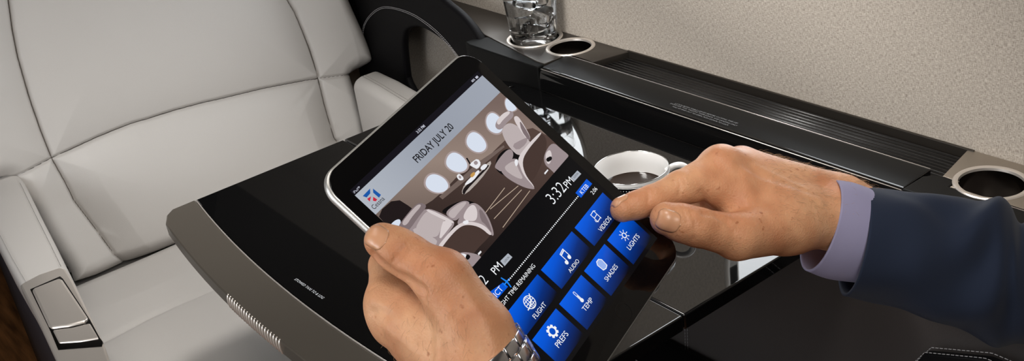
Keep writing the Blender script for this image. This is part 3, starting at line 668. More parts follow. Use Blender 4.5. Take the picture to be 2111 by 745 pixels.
def utext(mb,body,p0,p1,z,mi,hs=1.0,bold=0.0):
    w=math.hypot(p1[0]-p0[0],p1[1]-p0[1]); v,f=text_mesh(body,w,bold=bold); y=(p0[1]+p1[1])/2
    mb.add([(p0[0]+a,y+b_*hs,z) for a,b_,c in v],f,mi)
mb=MB(); mb.poly(R4(-hx,hb,hx,ht,L2),0)
utext(mb,'FRIDAY JULY 20',(-0.02176,0.06768),(0.0201,0.06694),L3,1,1.12,.012)
# emblem: two blue wings, two red tail strokes
for pts,mi in (([(-0.06829,0.07587),(-0.0607,0.07613),(-0.06317,0.07396),(-0.06716,0.07369)],2),([(-0.05925,0.07494),(-0.05865,0.06898),(-0.06118,0.06855),(-0.06134,0.07309)],2),([(-0.06769,0.07288),(-0.06437,0.07243),(-0.06779,0.07067),(-0.06772,0.07227)],3),([(-0.06355,0.07134),(-0.06293,0.06852),(-0.06481,0.0684),(-0.06573,0.0698)],3)):
    mb.poly([(x,y,L3) for x,y in pts],mi)
utext(mb,'Cessna',(-0.06989,0.06553),(-0.05896,0.06523),L3,1,1.1)
o=mb.obj('header_bar',[hdr_m,ink,logob,logor],SCR); part(o,'pale grey header with date and emblem')
mb=MB(); utext(mb,'iPad',(-0.07092,0.08012),(-0.06697,0.08021),L3,0,.9); c_=(-0.06572,0.08045)
for k in range(2):
    mb.poly([(c_[0]+(.0006+.0007*k)*math.cos(t),c_[1]+(.0006+.0007*k)*math.sin(t),L3) for t in np.linspace(.6,2.5,7)]+[(c_[0]+(.0002+.0007*k)*math.cos(t),c_[1]+(.0002+.0007*k)*math.sin(t),L3) for t in np.linspace(2.5,.6,7)],0)
mb.obj('carrier_label',[silverink],SCR)
mb=MB(); utext(mb,'3:32 PM',(-0.00433,0.08048),(0.00428,0.08035),L3,0,1.0,.02); mb.obj('clock_label',[silverink],SCR)
mb=MB(); utext(mb,'88%',(0.06071,0.0803),(0.06436,0.08026),L3,0,1.0,.02); a=(0.06564,0.08029); mb.poly(R4(a[0],a[1]-.0002,a[0]+.0026,a[1]+.0014,L3),0); mb.obj('battery_label',[silverink],SCR)
# cabin picture shown on the display
cols=dict(wall=(132,116,108),wall2=(112,96,90),wallhi=(150,135,126),floor=(52,40,38),floor2=(70,54,49),dk=(30,23,24),blk=(14,11,13),win=(214,222,236),winrim=(168,152,150),seat=(186,174,174),seat2=(154,140,142),seat3=(124,110,112),seathi=(214,204,204),stripe=(186,166,148),tablec=(176,166,160),wht=(232,232,236),amber=(196,150,80),wood=(66,52,46))
cm=[disp('picture_'+k,c) for k,c in cols.items()]; ci={k:i for i,k in enumerate(cols)}
wallg=disp_grad('picture_wallgrad',[(0,(70,58,56)),(.25,(112,97,90)),(.6,(148,130,120)),(1,(118,100,94))],(.6,.8),-.02,.085); cm.append(wallg); ci['wg']=len(cm)-1
floorg=disp_grad('picture_floorgrad',[(0,(26,20,20)),(.5,(62,48,44)),(1,(84,66,60))],(.8,.6),-.05,.06); cm.append(floorg); ci['fg']=len(cm)-1
pic=MB(); lay=[0]
def P(pts,c,sm=2):
    lay[0]+=1; z=L2+lay[0]*.000006
    q=chaikin(pts,sm) if sm else pts
    # keep inside the picture area
    q=[(min(max(x,-hx),hx),min(max(y,pb),hb),z) for x,y in q]
    pic.poly(q,ci[c])
pic.poly(R4(-hx,pb,hx,hb,L2),ci['wg'])
P([(-0.07247,0.05233),(-0.05268,0.04817),(-0.02938,0.04381),(0.00236,0.04449),(0.01797,0.03885),(0.04193,0.03846),(0.05428,0.03735),(0.07231,0.02831),(0.07458,-0.00356),(0.06645,-0.00426),(-0.04762,-0.00726),(-0.05745,0.0015)],'fg',1)
P([(-0.07002,0.06273),(-0.05279,0.06183),(-0.05002,0.0502),(-0.05041,0.04202),(-0.04026,0.03775),(-0.0559,0.03397),(-0.06793,0.04428),(-0.07482,0.05433)],'dk',1)
# window reveals and panes
for pts in ([(-0.03101,0.05424),(-0.02524,0.05738),(-0.01934,0.05612),(-0.01608,0.04999),(-0.01745,0.04451),(-0.02134,0.04287),(-0.02694,0.04441),(-0.03074,0.04883)],[(-0.00756,0.05462),(-0.00124,0.05762),(0.00497,0.05676),(0.00725,0.05092),(0.00553,0.0451),(0.00144,0.043),(-0.00441,0.04457),(-0.00781,0.04951)],[(0.01671,0.0548),(0.02333,0.05787),(0.02923,0.05699),(0.03105,0.05147),(0.02895,0.0453),(0.02467,0.04314),(0.01884,0.04453),(0.01585,0.04914)],[(0.04185,0.05522),(0.04753,0.0579),(0.05278,0.05724),(0.05445,0.05317),(0.05293,0.04776),(0.04712,0.04376),(0.04134,0.04495),(0.03885,0.0501)],[(0.06727,0.05588),(0.07185,0.05725),(0.07334,0.05473),(0.07143,0.04899),(0.07066,0.0467),(0.06434,0.04858),(0.06386,0.05178)]):
    L_=pts; c0=np.mean(L_,0)
    P([tuple(c0+(np.array(p)-c0)*1.16) for p in L_],'winrim'); P(L_,'win')
# ledge line and table setting
P([(-0.02966,0.0436),(-0.00062,0.04152),(0.01225,0.04112),(0.03818,0.03674),(0.0375,0.03541),(0.01064,0.03789),(-0.00162,0.03832),(-0.02952,0.04089)],'wall2',0)
P([(-0.01626,0.03519),(-0.00866,0.0378),(0.00479,0.03583),(0.02079,0.03662),(0.0186,0.03381),(0.00261,0.03221),(-0.01418,0.0326)],'tablec',1)
P([(-0.0143,0.03578),(-0.00872,0.03652),(0.0042,0.03541),(0.01634,0.03561),(0.01656,0.03407),(0.00242,0.03416),(-0.01078,0.03422),(-0.01581,0.03306)],'dk',1)
P([(-0.00866,0.0378),(0.00232,0.03782),(0.00804,0.03772),(0.00708,0.03579),(-0.00206,0.03511),(-0.00872,0.03652)],'wht',1); P([(-0.00045,0.03916),(0.00437,0.03886),(0.00342,0.03694),(-0.00112,0.03702)],'amber',1)
P([(0.00547,0.04381),(0.00863,0.04399),(0.01438,0.04305),(0.0133,0.03893),(0.00748,0.03816),(0.00646,0.04077)],'wht',1); P([(0.00917,0.04312),(0.01233,0.04286),(0.01193,0.04047),(0.00876,0.04074)],'seat2',1); P([(0.0077,0.04833),(0.00883,0.04788),(0.00719,0.04379),(0.00604,0.0438)],'blk',0)
P([(-0.00859,0.04483),(-0.00524,0.04479),(-0.00514,0.04116),(-0.00688,0.0399),(-0.00959,0.04165)],'wht',1); P([(-0.00781,0.04375),(-0.00587,0.04352),(-0.00651,0.04182),(-0.00818,0.04184)],'seat2',1)
P([(0.00919,0.0377),(0.01498,0.03759),(0.01632,0.03517),(0.00991,0.03486)],'wht',1)
# carpet stripes
for a,b_ in (((0.01166,0.01766),(-0.01444,0.01607)),((0.02075,0.01206),(-0.00948,0.01545)),((0.02029,0.00879),(-0.01309,0.00965)),((0.02452,0.00442),(-0.01347,0.00202)),((0.02782,-0.00105),(-0.016,-0.00462))):
    p=np.array(a);q=np.array(b_); n_=np.array((-(q-p)[1],(q-p)[0])); n_=n_/np.linalg.norm(n_)*.00022
    P([tuple(p+n_),tuple(q+n_),tuple(q-n_),tuple(p-n_)],'stripe',0)
# seat at the upper right
P([(0.02119,0.03266),(0.02964,0.03513),(0.03833,0.03384),(0.04143,0.02864),(0.04103,0.0206),(0.03015,0.01543),(0.01862,0.02244),(0.01749,0.02925)],'blk')
P([(0.01849,0.03163),(0.02804,0.03317),(0.04012,0.03291),(0.03895,0.02781),(0.02915,0.02541),(0.01966,0.02569),(0.01866,0.02922)],'seat2')
P([(0.04657,0.04511),(0.05655,0.04501),(0.05997,0.03771),(0.057,0.02914),(0.05605,0.02282),(0.04782,0.02083),(0.04003,0.0251),(0.03967,0.03002),(0.04125,0.03713)],'seat')
P([(0.06161,0.04496),(0.06667,0.04399),(0.0644,0.03718),(0.06007,0.02725),(0.05624,0.02644),(0.05721,0.03322)],'seathi'); P([(0.06458,0.04082),(0.06303,0.03538),(0.05941,0.02681),(0.05624,0.02644),(0.05857,0.03501)],'seat3',1)
P([(0.04584,0.04288),(0.05395,0.04323),(0.05609,0.03596),(0.05321,0.02879),(0.04402,0.03126),(0.04306,0.03665)],'seat')
P([(0.04591,0.05028),(0.05501,0.05181),(0.06443,0.05041),(0.06619,0.0472),(0.06288,0.04495),(0.05469,0.04548),(0.04717,0.04466),(0.0442,0.04693)],'seat2'); P([(0.04873,0.05094),(0.05753,0.0518),(0.0641,0.05018),(0.06368,0.04813),(0.05422,0.04865),(0.04795,0.0478)],'seathi')
P([(0.04288,0.03307),(0.05331,0.03059),(0.05824,0.02866),(0.05247,0.02655),(0.04261,0.02771)],'seat2',1)
P([(0.03809,0.02293),(0.04989,0.02481),(0.06825,0.02474),(0.07002,0.02148),(0.06655,0.01656),(0.05295,0.01117),(0.0312,0.00631),(0.02911,0.0126)],'floor2'); P([(0.03633,0.02432),(0.05243,0.02564),(0.07021,0.02515),(0.06916,0.02357),(0.05169,0.02341),(0.03892,0.02134),(0.03155,0.01338),(0.02986,0.00371),(0.02716,0.00363),(0.02681,0.01445)],'seathi',2)
P([(0.02189,0.02892),(0.03048,0.02803),(0.03759,0.02517),(0.03494,0.0208),(0.03039,0.01431),(0.02929,0.00419),(0.028,0.00248),(0.02294,0.00845),(0.01931,0.01869),(0.01905,0.02527)],'seat2'); P([(0.02267,0.02692),(0.03039,0.02626),(0.03512,0.02435),(0.03124,0.01915),(0.02787,0.01176),(0.02399,0.01765)],'seat')
P([(0.03425,0.02504),(0.03755,0.02428),(0.03499,0.02169),(0.03104,0.02115)],'wht',1)
P([(0.0562,0.0133),(0.07098,0.01502),(0.07118,0.00628),(0.07246,-0.00045),(0.06183,-0.00059),(0.05041,-0.00181),(0.05069,0.00359),(0.05031,0.00857)],'seat2'); P([(0.05776,0.01301),(0.06411,0.01276),(0.06102,0.00856),(0.05362,0.00594),(0.05216,0.00804)],'seathi'); P([(0.0548,0.01064),(0.06041,0.00904),(0.0584,0.00686),(0.05341,0.00798)],'blk',1); P([(0.04424,0.00503),(0.04889,0.00503),(0.04884,0.00413),(0.04388,0.00392)],'wht',0)
# seat at the lower left
P([(-0.039,0.03669),(-0.02951,0.03567),(-0.01703,0.03055),(-0.01327,0.02303),(-0.01971,0.0205),(-0.03147,0.02821)],'blk')
P([(-0.03621,0.03435),(-0.02693,0.03352),(-0.01891,0.03123),(-0.0161,0.02714),(-0.02433,0.02612),(-0.03505,0.02561),(-0.03645,0.02938)],'seat2'); P([(-0.03575,0.0331),(-0.02564,0.03245),(-0.01869,0.03017),(-0.01877,0.02849),(-0.02906,0.02835),(-0.03548,0.0277)],'seat')
P([(-0.07247,0.05233),(-0.06605,0.05271),(-0.06214,0.05108),(-0.06425,0.04867),(-0.07027,0.04712)],'win')
P([(-0.06674,0.04326),(-0.05022,0.04611),(-0.04257,0.04397),(-0.0387,0.0373),(-0.03595,0.02895),(-0.03665,0.02524),(-0.04481,0.02446),(-0.0577,0.02285),(-0.06373,0.0281)],'seat2'); P([(-0.06216,0.04017),(-0.04908,0.04303),(-0.04265,0.04232),(-0.03983,0.03567),(-0.03898,0.03152),(-0.04742,0.02927),(-0.05418,0.02741),(-0.05845,0.03362)],'seat'); P([(-0.04689,0.02966),(-0.04053,0.03197),(-0.03712,0.0265),(-0.04448,0.02589),(-0.05478,0.02539)],'seathi',1)
P([(-0.04518,0.04359),(-0.04211,0.04273),(-0.03653,0.02773),(-0.03716,0.02567),(-0.03914,0.02821)],'seathi',1)
P([(-0.06822,0.0487),(-0.05767,0.04984),(-0.04537,0.05058),(-0.04187,0.04767),(-0.04176,0.04458),(-0.05185,0.04408),(-0.06455,0.04223),(-0.06789,0.04509)],'seat3'); P([(-0.06425,0.04867),(-0.05516,0.04941),(-0.04541,0.04976),(-0.04345,0.04727),(-0.05426,0.04696),(-0.0634,0.04544)],'seat')
P([(-0.03615,0.02481),(-0.027,0.02662),(-0.0199,0.02767),(-0.01398,0.02539),(-0.01317,0.01942),(-0.01574,0.01189),(-0.02162,0.00372),(-0.02465,0.00282),(-0.02294,0.0101),(-0.02719,0.0172),(-0.0347,0.02186)],'seat2'); P([(-0.03033,0.02421),(-0.0216,0.02646),(-0.01537,0.02522),(-0.01752,0.02042),(-0.02369,0.01686),(-0.02788,0.01953)],'seathi'); P([(-0.01529,0.02119),(-0.01493,0.01736),(-0.01919,0.00866),(-0.02322,0.00422),(-0.02125,0.01128),(-0.02161,0.01509)],'seat3',1)
P([(-0.0626,0.04139),(-0.05862,0.04052),(-0.0554,0.02847),(-0.0558,0.02543),(-0.06136,0.0252),(-0.06302,0.03252)],'seat',1)
P([(-0.06272,0.02302),(-0.04819,0.02396),(-0.03543,0.02333),(-0.02921,0.01979),(-0.02442,0.0131),(-0.0237,0.00551),(-0.02646,0.00439),(-0.03841,0.00521),(-0.0535,0.00434),(-0.0632,0.01294)],'floor2'); P([(-0.06044,0.02355),(-0.04766,0.02435),(-0.03513,0.02395),(-0.0276,0.01973),(-0.02229,0.01217),(-0.02292,0.00484),(-0.02538,0.00433),(-0.02554,0.01231),(-0.03006,0.01877),(-0.03576,0.02189),(-0.04724,0.02229),(-0.06055,0.02112)],'seathi',2)
P([(-0.03199,0.02301),(-0.0278,0.0212),(-0.02951,0.01917),(-0.03262,0.02095)],'wht',1)
P([(-0.05617,0.01222),(-0.05083,0.01177),(-0.04661,0.0085),(-0.04221,0.00251),(-0.04212,-0.001),(-0.0492,-0.00244),(-0.05534,0.00302)],'seat2'); P([(-0.05492,0.01196),(-0.05011,0.01072),(-0.04795,0.00754),(-0.0516,0.00649),(-0.05556,0.00914)],'wht'); P([(-0.04741,0.00792),(-0.04703,0.00503),(-0.05065,0.00481),(-0.05107,0.00688)],'blk',1); P([(-0.04192,0.00311),(-0.03878,0.00295),(-0.0391,0.00193),(-0.0425,0.00191)],'wht',0)
PIC=pic.obj('cabin_picture',cm,SCR); part(PIC,'photograph of a cabin with oval windows and pale seats')
# flight strip
fs=MB(); blue_b=disp('ui_blue_flat',(0,86,214))
utext(fs,'3:32',(0.02993,-0.01289),(0.04794,-0.01361),L3,0,1.05,-.012); utext(fs,'PM',(0.0492,-0.01346),(0.05766,-0.01378),L3,0,1.0)
fs.poly([(x,y,L2) for x,y in [(0.058,-0.01028),(0.06709,-0.01049),(0.06724,-0.01393),(0.05814,-0.0137)]],1); utext(fs,'LOCAL',(0.05979,-0.01244),(0.06586,-0.01259),L3,2,1.0)
utext(fs,'3:32',(-0.0659,-0.01234),(-0.05139,-0.01326),L3,0,1.05,-.012); utext(fs,'PM',(-0.04416,-0.01356),(-0.03603,-0.01392),L3,0,1.0)
fs.poly([(x,y,L2) for x,y in [(-0.03413,-0.01021),(-0.02558,-0.01077),(-0.02548,-0.01435),(-0.03472,-0.01422)]],1); utext(fs,'LOCAL',(-0.0324,-0.01303),(-0.02678,-0.01321),L3,2,1.0)
fs.poly([(x,y,L2) for x,y in [(0.05063,-0.01909),(0.06715,-0.01885),(0.06738,-0.0238),(0.05085,-0.02396)]],3); utext(fs,'KTEB',(0.05387,-0.02316),(0.06338,-0.0234),L3,0,1.0)
utext(fs,'2:06',(0.06038,-0.02899),(0.06711,-0.02905),L3,0,1.0)
fs.poly([(x,y,L2) for x,y in [(-0.05933,-0.01666),(-0.04459,-0.01982),(-0.04452,-0.02374),(-0.0609,-0.02323)]],3); utext(fs,'KICT',(-0.05933,-0.02214),(-0.04839,-0.02322),L3,0,1.0)
utext(fs,'FLIGHT TIME REMAINING',(-0.0623,-0.02889),(-0.01829,-0.02902),L3,0,1.0)
a=np.array((-0.04023,-0.0216));b=np.array((0.04971,-0.02184))
for t in np.linspace(0,1,52):
    c_=a+(b-a)*t; fs.poly([(c_[0]+.00052*math.cos(k*math.pi/4),c_[1]+.00052*math.sin(k*math.pi/4),L3) for k in range(8)],0)
cy_=(a[1]+b[1])/2; pl=np.array((-0.04257,-0.02121)); ub=disp('ui_plane_blue',(28,130,236))
for pts in ([(-.003,.0004),(.0028,.0004),(.0036,0),(.0028,-.0004),(-.003,-.0004)],[(-.0004,.0003),(.0008,.0003),(-.0002,.0042),(-.0010,.0042)],[(-.0004,-.0003),(.0008,-.0003),(-.0002,-.0042),(-.0010,-.0042)],[(-.003,0),(-.0022,0),(-.0028,.0016),(-.0033,.0016)],[(-.003,0),(-.0022,0),(-.0028,-.0016),(-.0033,-.0016)]):
    fs.poly([(pl[0]+x,pl[1]+y,L3) for x,y in pts],4)
o=fs.obj('flight_strip',[white,grey,ink,blue_b,ub],SCR); part(o,'dotted flight progress line with times')
# menu tiles
def stroke(mb,pts,w,z,mi,closed=False):
    pts=[np.array(p,float) for p in pts]; n=len(pts); rng_=range(n if closed else n-1)
    for i in rng_:
        p,q=pts[i],pts[(i+1)%n]; d=q-p; l=np.linalg.norm(d)
        if l<1e-9: continue
        d/=l; nn=np.array((-d[1],d[0]))*w/2; p2=p-d*w*.3;q2=q+d*w*.3
        mb.poly([(*(p2+nn),z),(*(p2-nn),z),(*(q2-nn),z),(*(q2+nn),z)],mi)
def circ(c,r,n=24,a0=0,a1=2*math.pi): return [(c[0]+r*math.cos(t),c[1]+r*math.sin(t)) for t in np.linspace(a0,a1,n,endpoint=abs(a1-a0)<6.2)]
def disc(mb,c,r,z,mi,n=20): mb.poly([(x,y,z) for x,y in circ(c,r,n)],mi)
def icon_videos(mb,c,z):
    for dx in (-.0022,.0022):
        stroke(mb,[(c[0]+dx-.0008*(1 if dx<0 else -1)*0,c[1]+y+.0006*math.sin(y*900)) for y in np.linspace(-.0034,.0034,9)],.00055,z,1)
    for y in (-.0032,0,.0032): stroke(mb,[(c[0]-.0022,c[1]+y),(c[0]+.0022,c[1]+y+.0004)],.0005,z,1)
    stroke(mb,[(c[0]-.0022,c[1]-.0032),(c[0]-.0034,c[1]-.0022),(c[0]-.0030,c[1]-.001)],.0005,z,1); stroke(mb,[(c[0]+.0022,c[1]+.0034),(c[0]+.0034,c[1]+.0026)],.0005,z,1)
def icon_audio(mb,c,z):
    disc(mb,(c[0]-.0022,c[1]-.003),.0014,z,1); disc(mb,(c[0]+.0026,c[1]-.0022),.0014,z,1)
    stroke(mb,[(c[0]-.0010,c[1]-.003),(c[0]-.0010,c[1]+.0034),(c[0]+.0038,c[1]+.0042),(c[0]+.0038,c[1]-.0022)],.0006,z,1); stroke(mb,[(c[0]-.001,c[1]+.0024),(c[0]+.0038,c[1]+.0032)],.0008,z,1)
def icon_flight(mb,c,z):
    R_=.0042
    stroke(mb,circ(c,R_,30),.00055,z,1,True)
    for k in (.45,): stroke(mb,[(c[0]+k*R_*math.cos(t),c[1]+R_*math.sin(t)) for t in np.linspace(0,2*math.pi,24)],.00045,z,1)
    stroke(mb,[(c[0],c[1]-R_),(c[0],c[1]+R_)],.00045,z,1)
    for y in (-.45,0,.45): stroke(mb,[(c[0]-R_*math.sqrt(1-y*y),c[1]+y*R_),(c[0]+R_*math.sqrt(1-y*y),c[1]+y*R_)],.00045,z,1)
    stroke(mb,[(c[0]-.0052,c[1]-.0022),(c[0]-.0030,c[1]-.0020),(c[0]+.001,c[1]-.0005),(c[0]+.0035,c[1]+.0022),(c[0]+.0044,c[1]+.0034)],.0007,z,1)
def icon_prefs(mb,c,z):
    n=8
    for i in range(n*2*3):
        pass
    pts_o=[];
    for i in range(n):
        a=2*math.pi*i/n
        for da,r in ((-.30,.0033),(-.19,.0043),(.19,.0043),(.30,.0033)): pts_o.append((c[0]+r*math.cos(a+da),c[1]+r*math.sin(a+da)))
    pin=[(c[0]+.0022*math.cos(math.atan2(y-c[1],x-c[0])),c[1]+.0022*math.sin(math.atan2(y-c[1],x-c[0]))) for x,y in pts_o]
    m_=len(pts_o)
    for i in range(m_): mb.poly([(*pts_o[i],z),(*pts_o[(i+1)%m_],z),(*pin[(i+1)%m_],z),(*pin[i],z)],1)
def icon_temp(mb,c,z):
    disc(mb,(c[0]+.0,c[1]-.0030),.0014,z,1); stroke(mb,[(c[0]-.0007,c[1]-.0025),(c[0]-.0007,c[1]+.0036)],.0004,z,1); stroke(mb,[(c[0]+.0007,c[1]-.0025),(c[0]+.0007,c[1]+.0036)],.0004,z,1)
    stroke(mb,circ((c[0],c[1]+.0036),.0007,8,0,math.pi),.0004,z,1); stroke(mb,[(c[0],c[1]-.003),(c[0],c[1]+.001)],.0007,z,1)
def icon_shades(mb,c,z):
    pts=[(c[0]-.0026,c[1]-.0030),(c[0]-.0030,c[1]+.0018),(c[0]-.0014,c[1]+.0036),(c[0]+.0014,c[1]+.0036),(c[0]+.0030,c[1]+.0018),(c[0]+.0026,c[1]-.0030),(c[0],c[1]-.0038)]
    mb.poly([(x,y,z) for x,y in pts],2); stroke(mb,pts,.0006,z+.00003,1,True)
def icon_lights(mb,c,z):
    stroke(mb,circ(c,.0017,18),.0007,z,1,True)
    for i in range(8):
        a=2*math.pi*i/8; stroke(mb,[(c[0]+.0026*math.cos(a),c[1]+.0026*math.sin(a)),(c[0]+.0040*math.cos(a),c[1]+.0040*math.sin(a))],.0005,z,1)
pale=disp('ui_pale_blue',(150,178,236))
def tile(label,icon,x0,y1,x1,y0,cpx,t0,t1,lb):
    g=disp_grad('tile_blue_'+label.lower(),[(0,(0,96,232)),(.28,(0,82,206)),(.62,(2,44,120)),(.95,(6,10,24)),(1,(8,8,12))],(.24,-.97),(.24*x0-.97*y1),(.24*x1-.97*y0))
    mb=MB(); mb.poly(R4(x0,y0,x1,y1,L2),0); icon(mb,cpx,L3); utext(mb,label,t0,t1,L3,1,1.0)
    o=mb.obj('menu_tile',[g,white,pale],SCR); part(o,lb)
yt=((-0.02191,-0.03305)[1]+(0.02743,-0.03285)[1])/2; yb=(-0.01664,-0.05033)[1]
yt2=((-0.03181,-0.05481)[1]+(0.03486,-0.05463)[1])/2; yb2=(0.00248,-0.07801)[1]
tile('FLIGHT',icon_flight,(-0.0625,-0.03292)[0],yt,(-0.02191,-0.03305)[0],yb,(-0.04202,-0.03976),(-0.04833,-0.04891),(-0.03454,-0.04902),'blue tile with globe icon')
tile('AUDIO',icon_audio,(-0.01752,-0.03301)[0],yt,(0.02346,-0.03339)[0],yb,(0.00335,-0.03969),(-0.00308,-0.04877),(0.00923,-0.04893),'blue tile with music note icon')
tile('VIDEOS',icon_videos,(0.02743,-0.03285)[0],yt,(0.0681,-0.03301)[0],yb,(0.04758,-0.03926),(0.04046,-0.04837),(0.05573,-0.04872),'blue tile with film strip icon under the fingertip')
tile('PREFS',icon_prefs,(-0.06144,-0.0547)[0],yt2,(-0.03181,-0.05481)[0],yb2,(-0.04646,-0.06137),(-0.05247,-0.07059),(-0.03969,-0.07037),'blue tile with gear icon')
tile('TEMP',icon_temp,(-0.02756,-0.05481)[0],yt2,(0.00182,-0.05495)[0],yb2,(-0.01298,-0.06161),(-0.01798,-0.07047),(-0.00672,-0.0709),'blue tile with thermometer icon')
tile('SHADES',icon_shades,(0.00582,-0.05484)[0],yt2,(0.03486,-0.05463)[0],yb2,(0.02005,-0.06123),(0.01251,-0.07087),(0.02823,-0.07078),'blue tile with window shade icon')
tile('LIGHTS',icon_lights,(0.0389,-0.05451)[0],yt2,(0.06859,-0.05696)[0],yb2,(0.05254,-0.06178),(0.04614,-0.07077),(0.06144,-0.07085),'blue tile with sun icon')
# ---------------------------------------------------------------- person: two hands, cuff and sleeve
skin=mat('skin',srgb(206,150,118),.5,spec=.35,Subsurface_Weight=.12,Subsurface_Scale=.006)
def skin_nodes():
    N,L,b=nodes(skin); b.inputs['Subsurface Radius'].default_value=(1,.35,.2)
    tc=N.new('ShaderNodeTexCoord')
    def nz(sc_,det,lo,hi,c0,c1):
        t=N.new('ShaderNodeTexNoise'); t.inputs['Scale'].default_value=sc_; t.inputs['Detail'].default_value=det; L.new(tc.outputs['Object'],t.inputs['Vector'])
        r=N.new('ShaderNodeValToRGB'); r.color_ramp.elements[0].position=lo; r.color_ramp.elements[1].position=hi; r.color_ramp.elements[0].color=(*c0,1); r.color_ramp.elements[1].color=(*c1,1)
        L.new(t.outputs['Fac'],r.inputs['Fac']); return r.outputs['Color'],t.outputs['Fac']
    a,_=nz(28,3,.3,.7,srgb(202,138,100),srgb(222,170,130))
    f,_=nz(210,2,.66,.78,(1,1,1),(.66,.52,.44))
    v,_=nz(90,4,.35,.65,(.93,.90,.88),(1.04,1.04,1.04))
    m1=N.new('ShaderNodeMix'); m1.data_type='RGBA'; m1.blend_type='MULTIPLY'; m1.inputs[0].default_value=1; L.new(a,m1.inputs[6]); L.new(f,m1.inputs[7])
    m2=N.new('ShaderNodeMix'); m2.data_type='RGBA'; m2.blend_type='MULTIPLY'; m2.inputs[0].default_value=1; L.new(m1.outputs[2],m2.inputs[6]); L.new(v,m2.inputs[7])
    L.new(m2.outputs[2],b.inputs['Base Color'])
    t=N.new('ShaderNodeTexVoronoi'); t.inputs['Scale'].default_value=750; L.new(tc.outputs['Object'],t.inputs['Vector'])
    t2=N.new('ShaderNodeTexNoise'); t2.inputs['Scale'].default_value=160; t2.inputs['Detail'].default_value=4; L.new(tc.outputs['Object'],t2.inputs['Vector'])
    ad=N.new('ShaderNodeMath'); ad.operation='ADD'; L.new(t.outputs['Distance'],ad.inputs[0]); L.new(t2.outputs['Fac'],ad.inputs[1])
    bp=N.new('ShaderNodeBump'); bp.inputs['Strength'].default_value=.22; bp.inputs['Distance'].default_value=.0009
    L.new(ad.outputs[0],bp.inputs['Height']); L.new(bp.outputs['Normal'],b.inputs['Normal'])
skin_nodes()
nail_m=mat('fingernail',srgb(214,158,122),.3,spec=.5,Subsurface_Weight=.1,Subsurface_Scale=.003)
hair_m=mat('arm_hair',srgb(176,140,104),.5)
PER=empty('person',(.45,.40,.0),'person in navy suit jacket and lilac shirt holding a tablet and tapping its screen','person')
TRn=np.array(TR); TL=np.array(TLOC)
def tp(u,v,h): return TL+TRn@np.array((u,v,h))
NT=TRn[:,2]
FWD=np.array((CR[0][2],CR[1][2],CR[2][2])); RGT=np.array((CR[0][0],CR[1][0],CR[2][0])); DWN=np.array((CR[0][1],CR[1][1],CR[2][1]))
def chain(P,pts,k=.004):
    d=None
    for (a,ra_),(b_,rb_) in zip(pts[:-1],pts[1:]):
        e=sd_cap(P,a,b_,ra_,rb_); d=e if d is None else smin(d,e,k)
    return d
def make_fn(palm,fingers,creases,ridges,kp=.010,kf=.007):
    def fn(P):
        d=None
        for (a,r1,b_,r2) in palm:
            e=sd_cap(P,a,b_,r1,r2); d=e if d is None else smin(d,e,kp)
        fs=None
        for ch,kk in fingers:
            e=chain(P,ch); m_=smin(d,e,kk) 
            fs=m_ if fs is None else smin(fs,m_,.0012)
        d=fs
        for line,dep_,w in creases:
            dd=np.full(P.shape[:-1],9.)
            for a,b_ in zip(line[:-1],line[1:]): dd=np.minimum(dd,sd_cap(P,a,b_,0,0))
            d=d+dep_*np.exp(-(dd/w)**2)
        for line,h_,w in ridges:
            dd=np.full(P.shape[:-1],9.)
            for a,b_ in zip(line[:-1],line[1:]): dd=np.minimum(dd,sd_cap(P,a,b_,0,0))
            d=d-h_*np.exp(-(dd/w)**2)
        return d
    return fn
def mesh_hand(name,fn,pts,step=.0011,pad=.03):
    A_=np.array(pts); v,f=surface_nets(fn,A_.min(0)-pad,A_.max(0)+pad,step)
    o=meshobj(name,v,f,skin,None,True); fixn(o); return under(o,PER)
def snap(fn,p,toward):
    """point p pulled onto the skin, coming from the side 'toward'"""
    t=unit(toward); return march(fn,np.array(p)+t*.035,-t)
def nail(fn,hand,c,axis,normal,hw_,ln,label=None):
    axis=unit(axis); normal=np.array(normal); normal=unit(normal-axis*(normal@axis)); w=np.cross(axis,normal)
    nu,nv=15,13; V_=[]; 
    for i in range(nu):
        u=-1+2*i/(nu-1)
        for j in range(nv):
            vv=-1+2*j/(nv-1)
            sq=math.sqrt(max(0,1-abs(u)**4)) if u<0 else math.sqrt(max(0,1-(u*.93)**4))
            p=np.array(c)+axis*(u*ln/2)+w*(vv*hw_*sq)+normal*.02
            q_=march(fn,p,-normal); V_.append(q_+normal*(.0007-.0006*max(abs(u)**6,abs(vv)**6)))
    F_=[(i*nv+j,(i+1)*nv+j,(i+1)*nv+j+1,i*nv+j+1) for i in range(nu-1) for j in range(nv-1)]
    o=meshobj('fingernail',V_,F_,nail_m,None,True); s=o.modifiers.new('t','SOLIDIFY'); s.thickness=.0006; s.offset=1
    return sub(o,hand,PER)

# ---- left hand: thumb along the front bezel, fingers wrapped behind the edge
lW1=np.array((0.2573,0.4299,0.9521)); lW2=np.array((0.2555,0.4561,0.9309)); lE=np.array((0.2676,0.4013,0.8988)); lE2=np.array((0.2658,0.4232,0.8772))
iM=np.array((0.2456,0.5053,0.9739)); mM=np.array((0.2449,0.5005,0.9606)); rM=np.array((0.2539,0.5012,0.9429)); pM=np.array((0.2648,0.5004,0.925))
tC=np.array((0.2627,0.439,0.9732)); tM=np.array((0.2589,0.46,1.0024)); tI=np.array((0.2517,0.4827,1.0116)); tT=np.array((0.2448,0.4947,1.0197))
vI=(-0.08873,0.03963)[1]; iP=np.array((0.2613,0.5291,0.9816)); 
iD=tp(-.058,vI-.004,-.0172); iT=tp(-.036,vI-.008,-.0160)
mP=np.array((0.2648,0.5347,0.9635)); mD=tp(-.055,vI-.024,-.0185); mT=tp(-.034,vI-.028,-.0165)
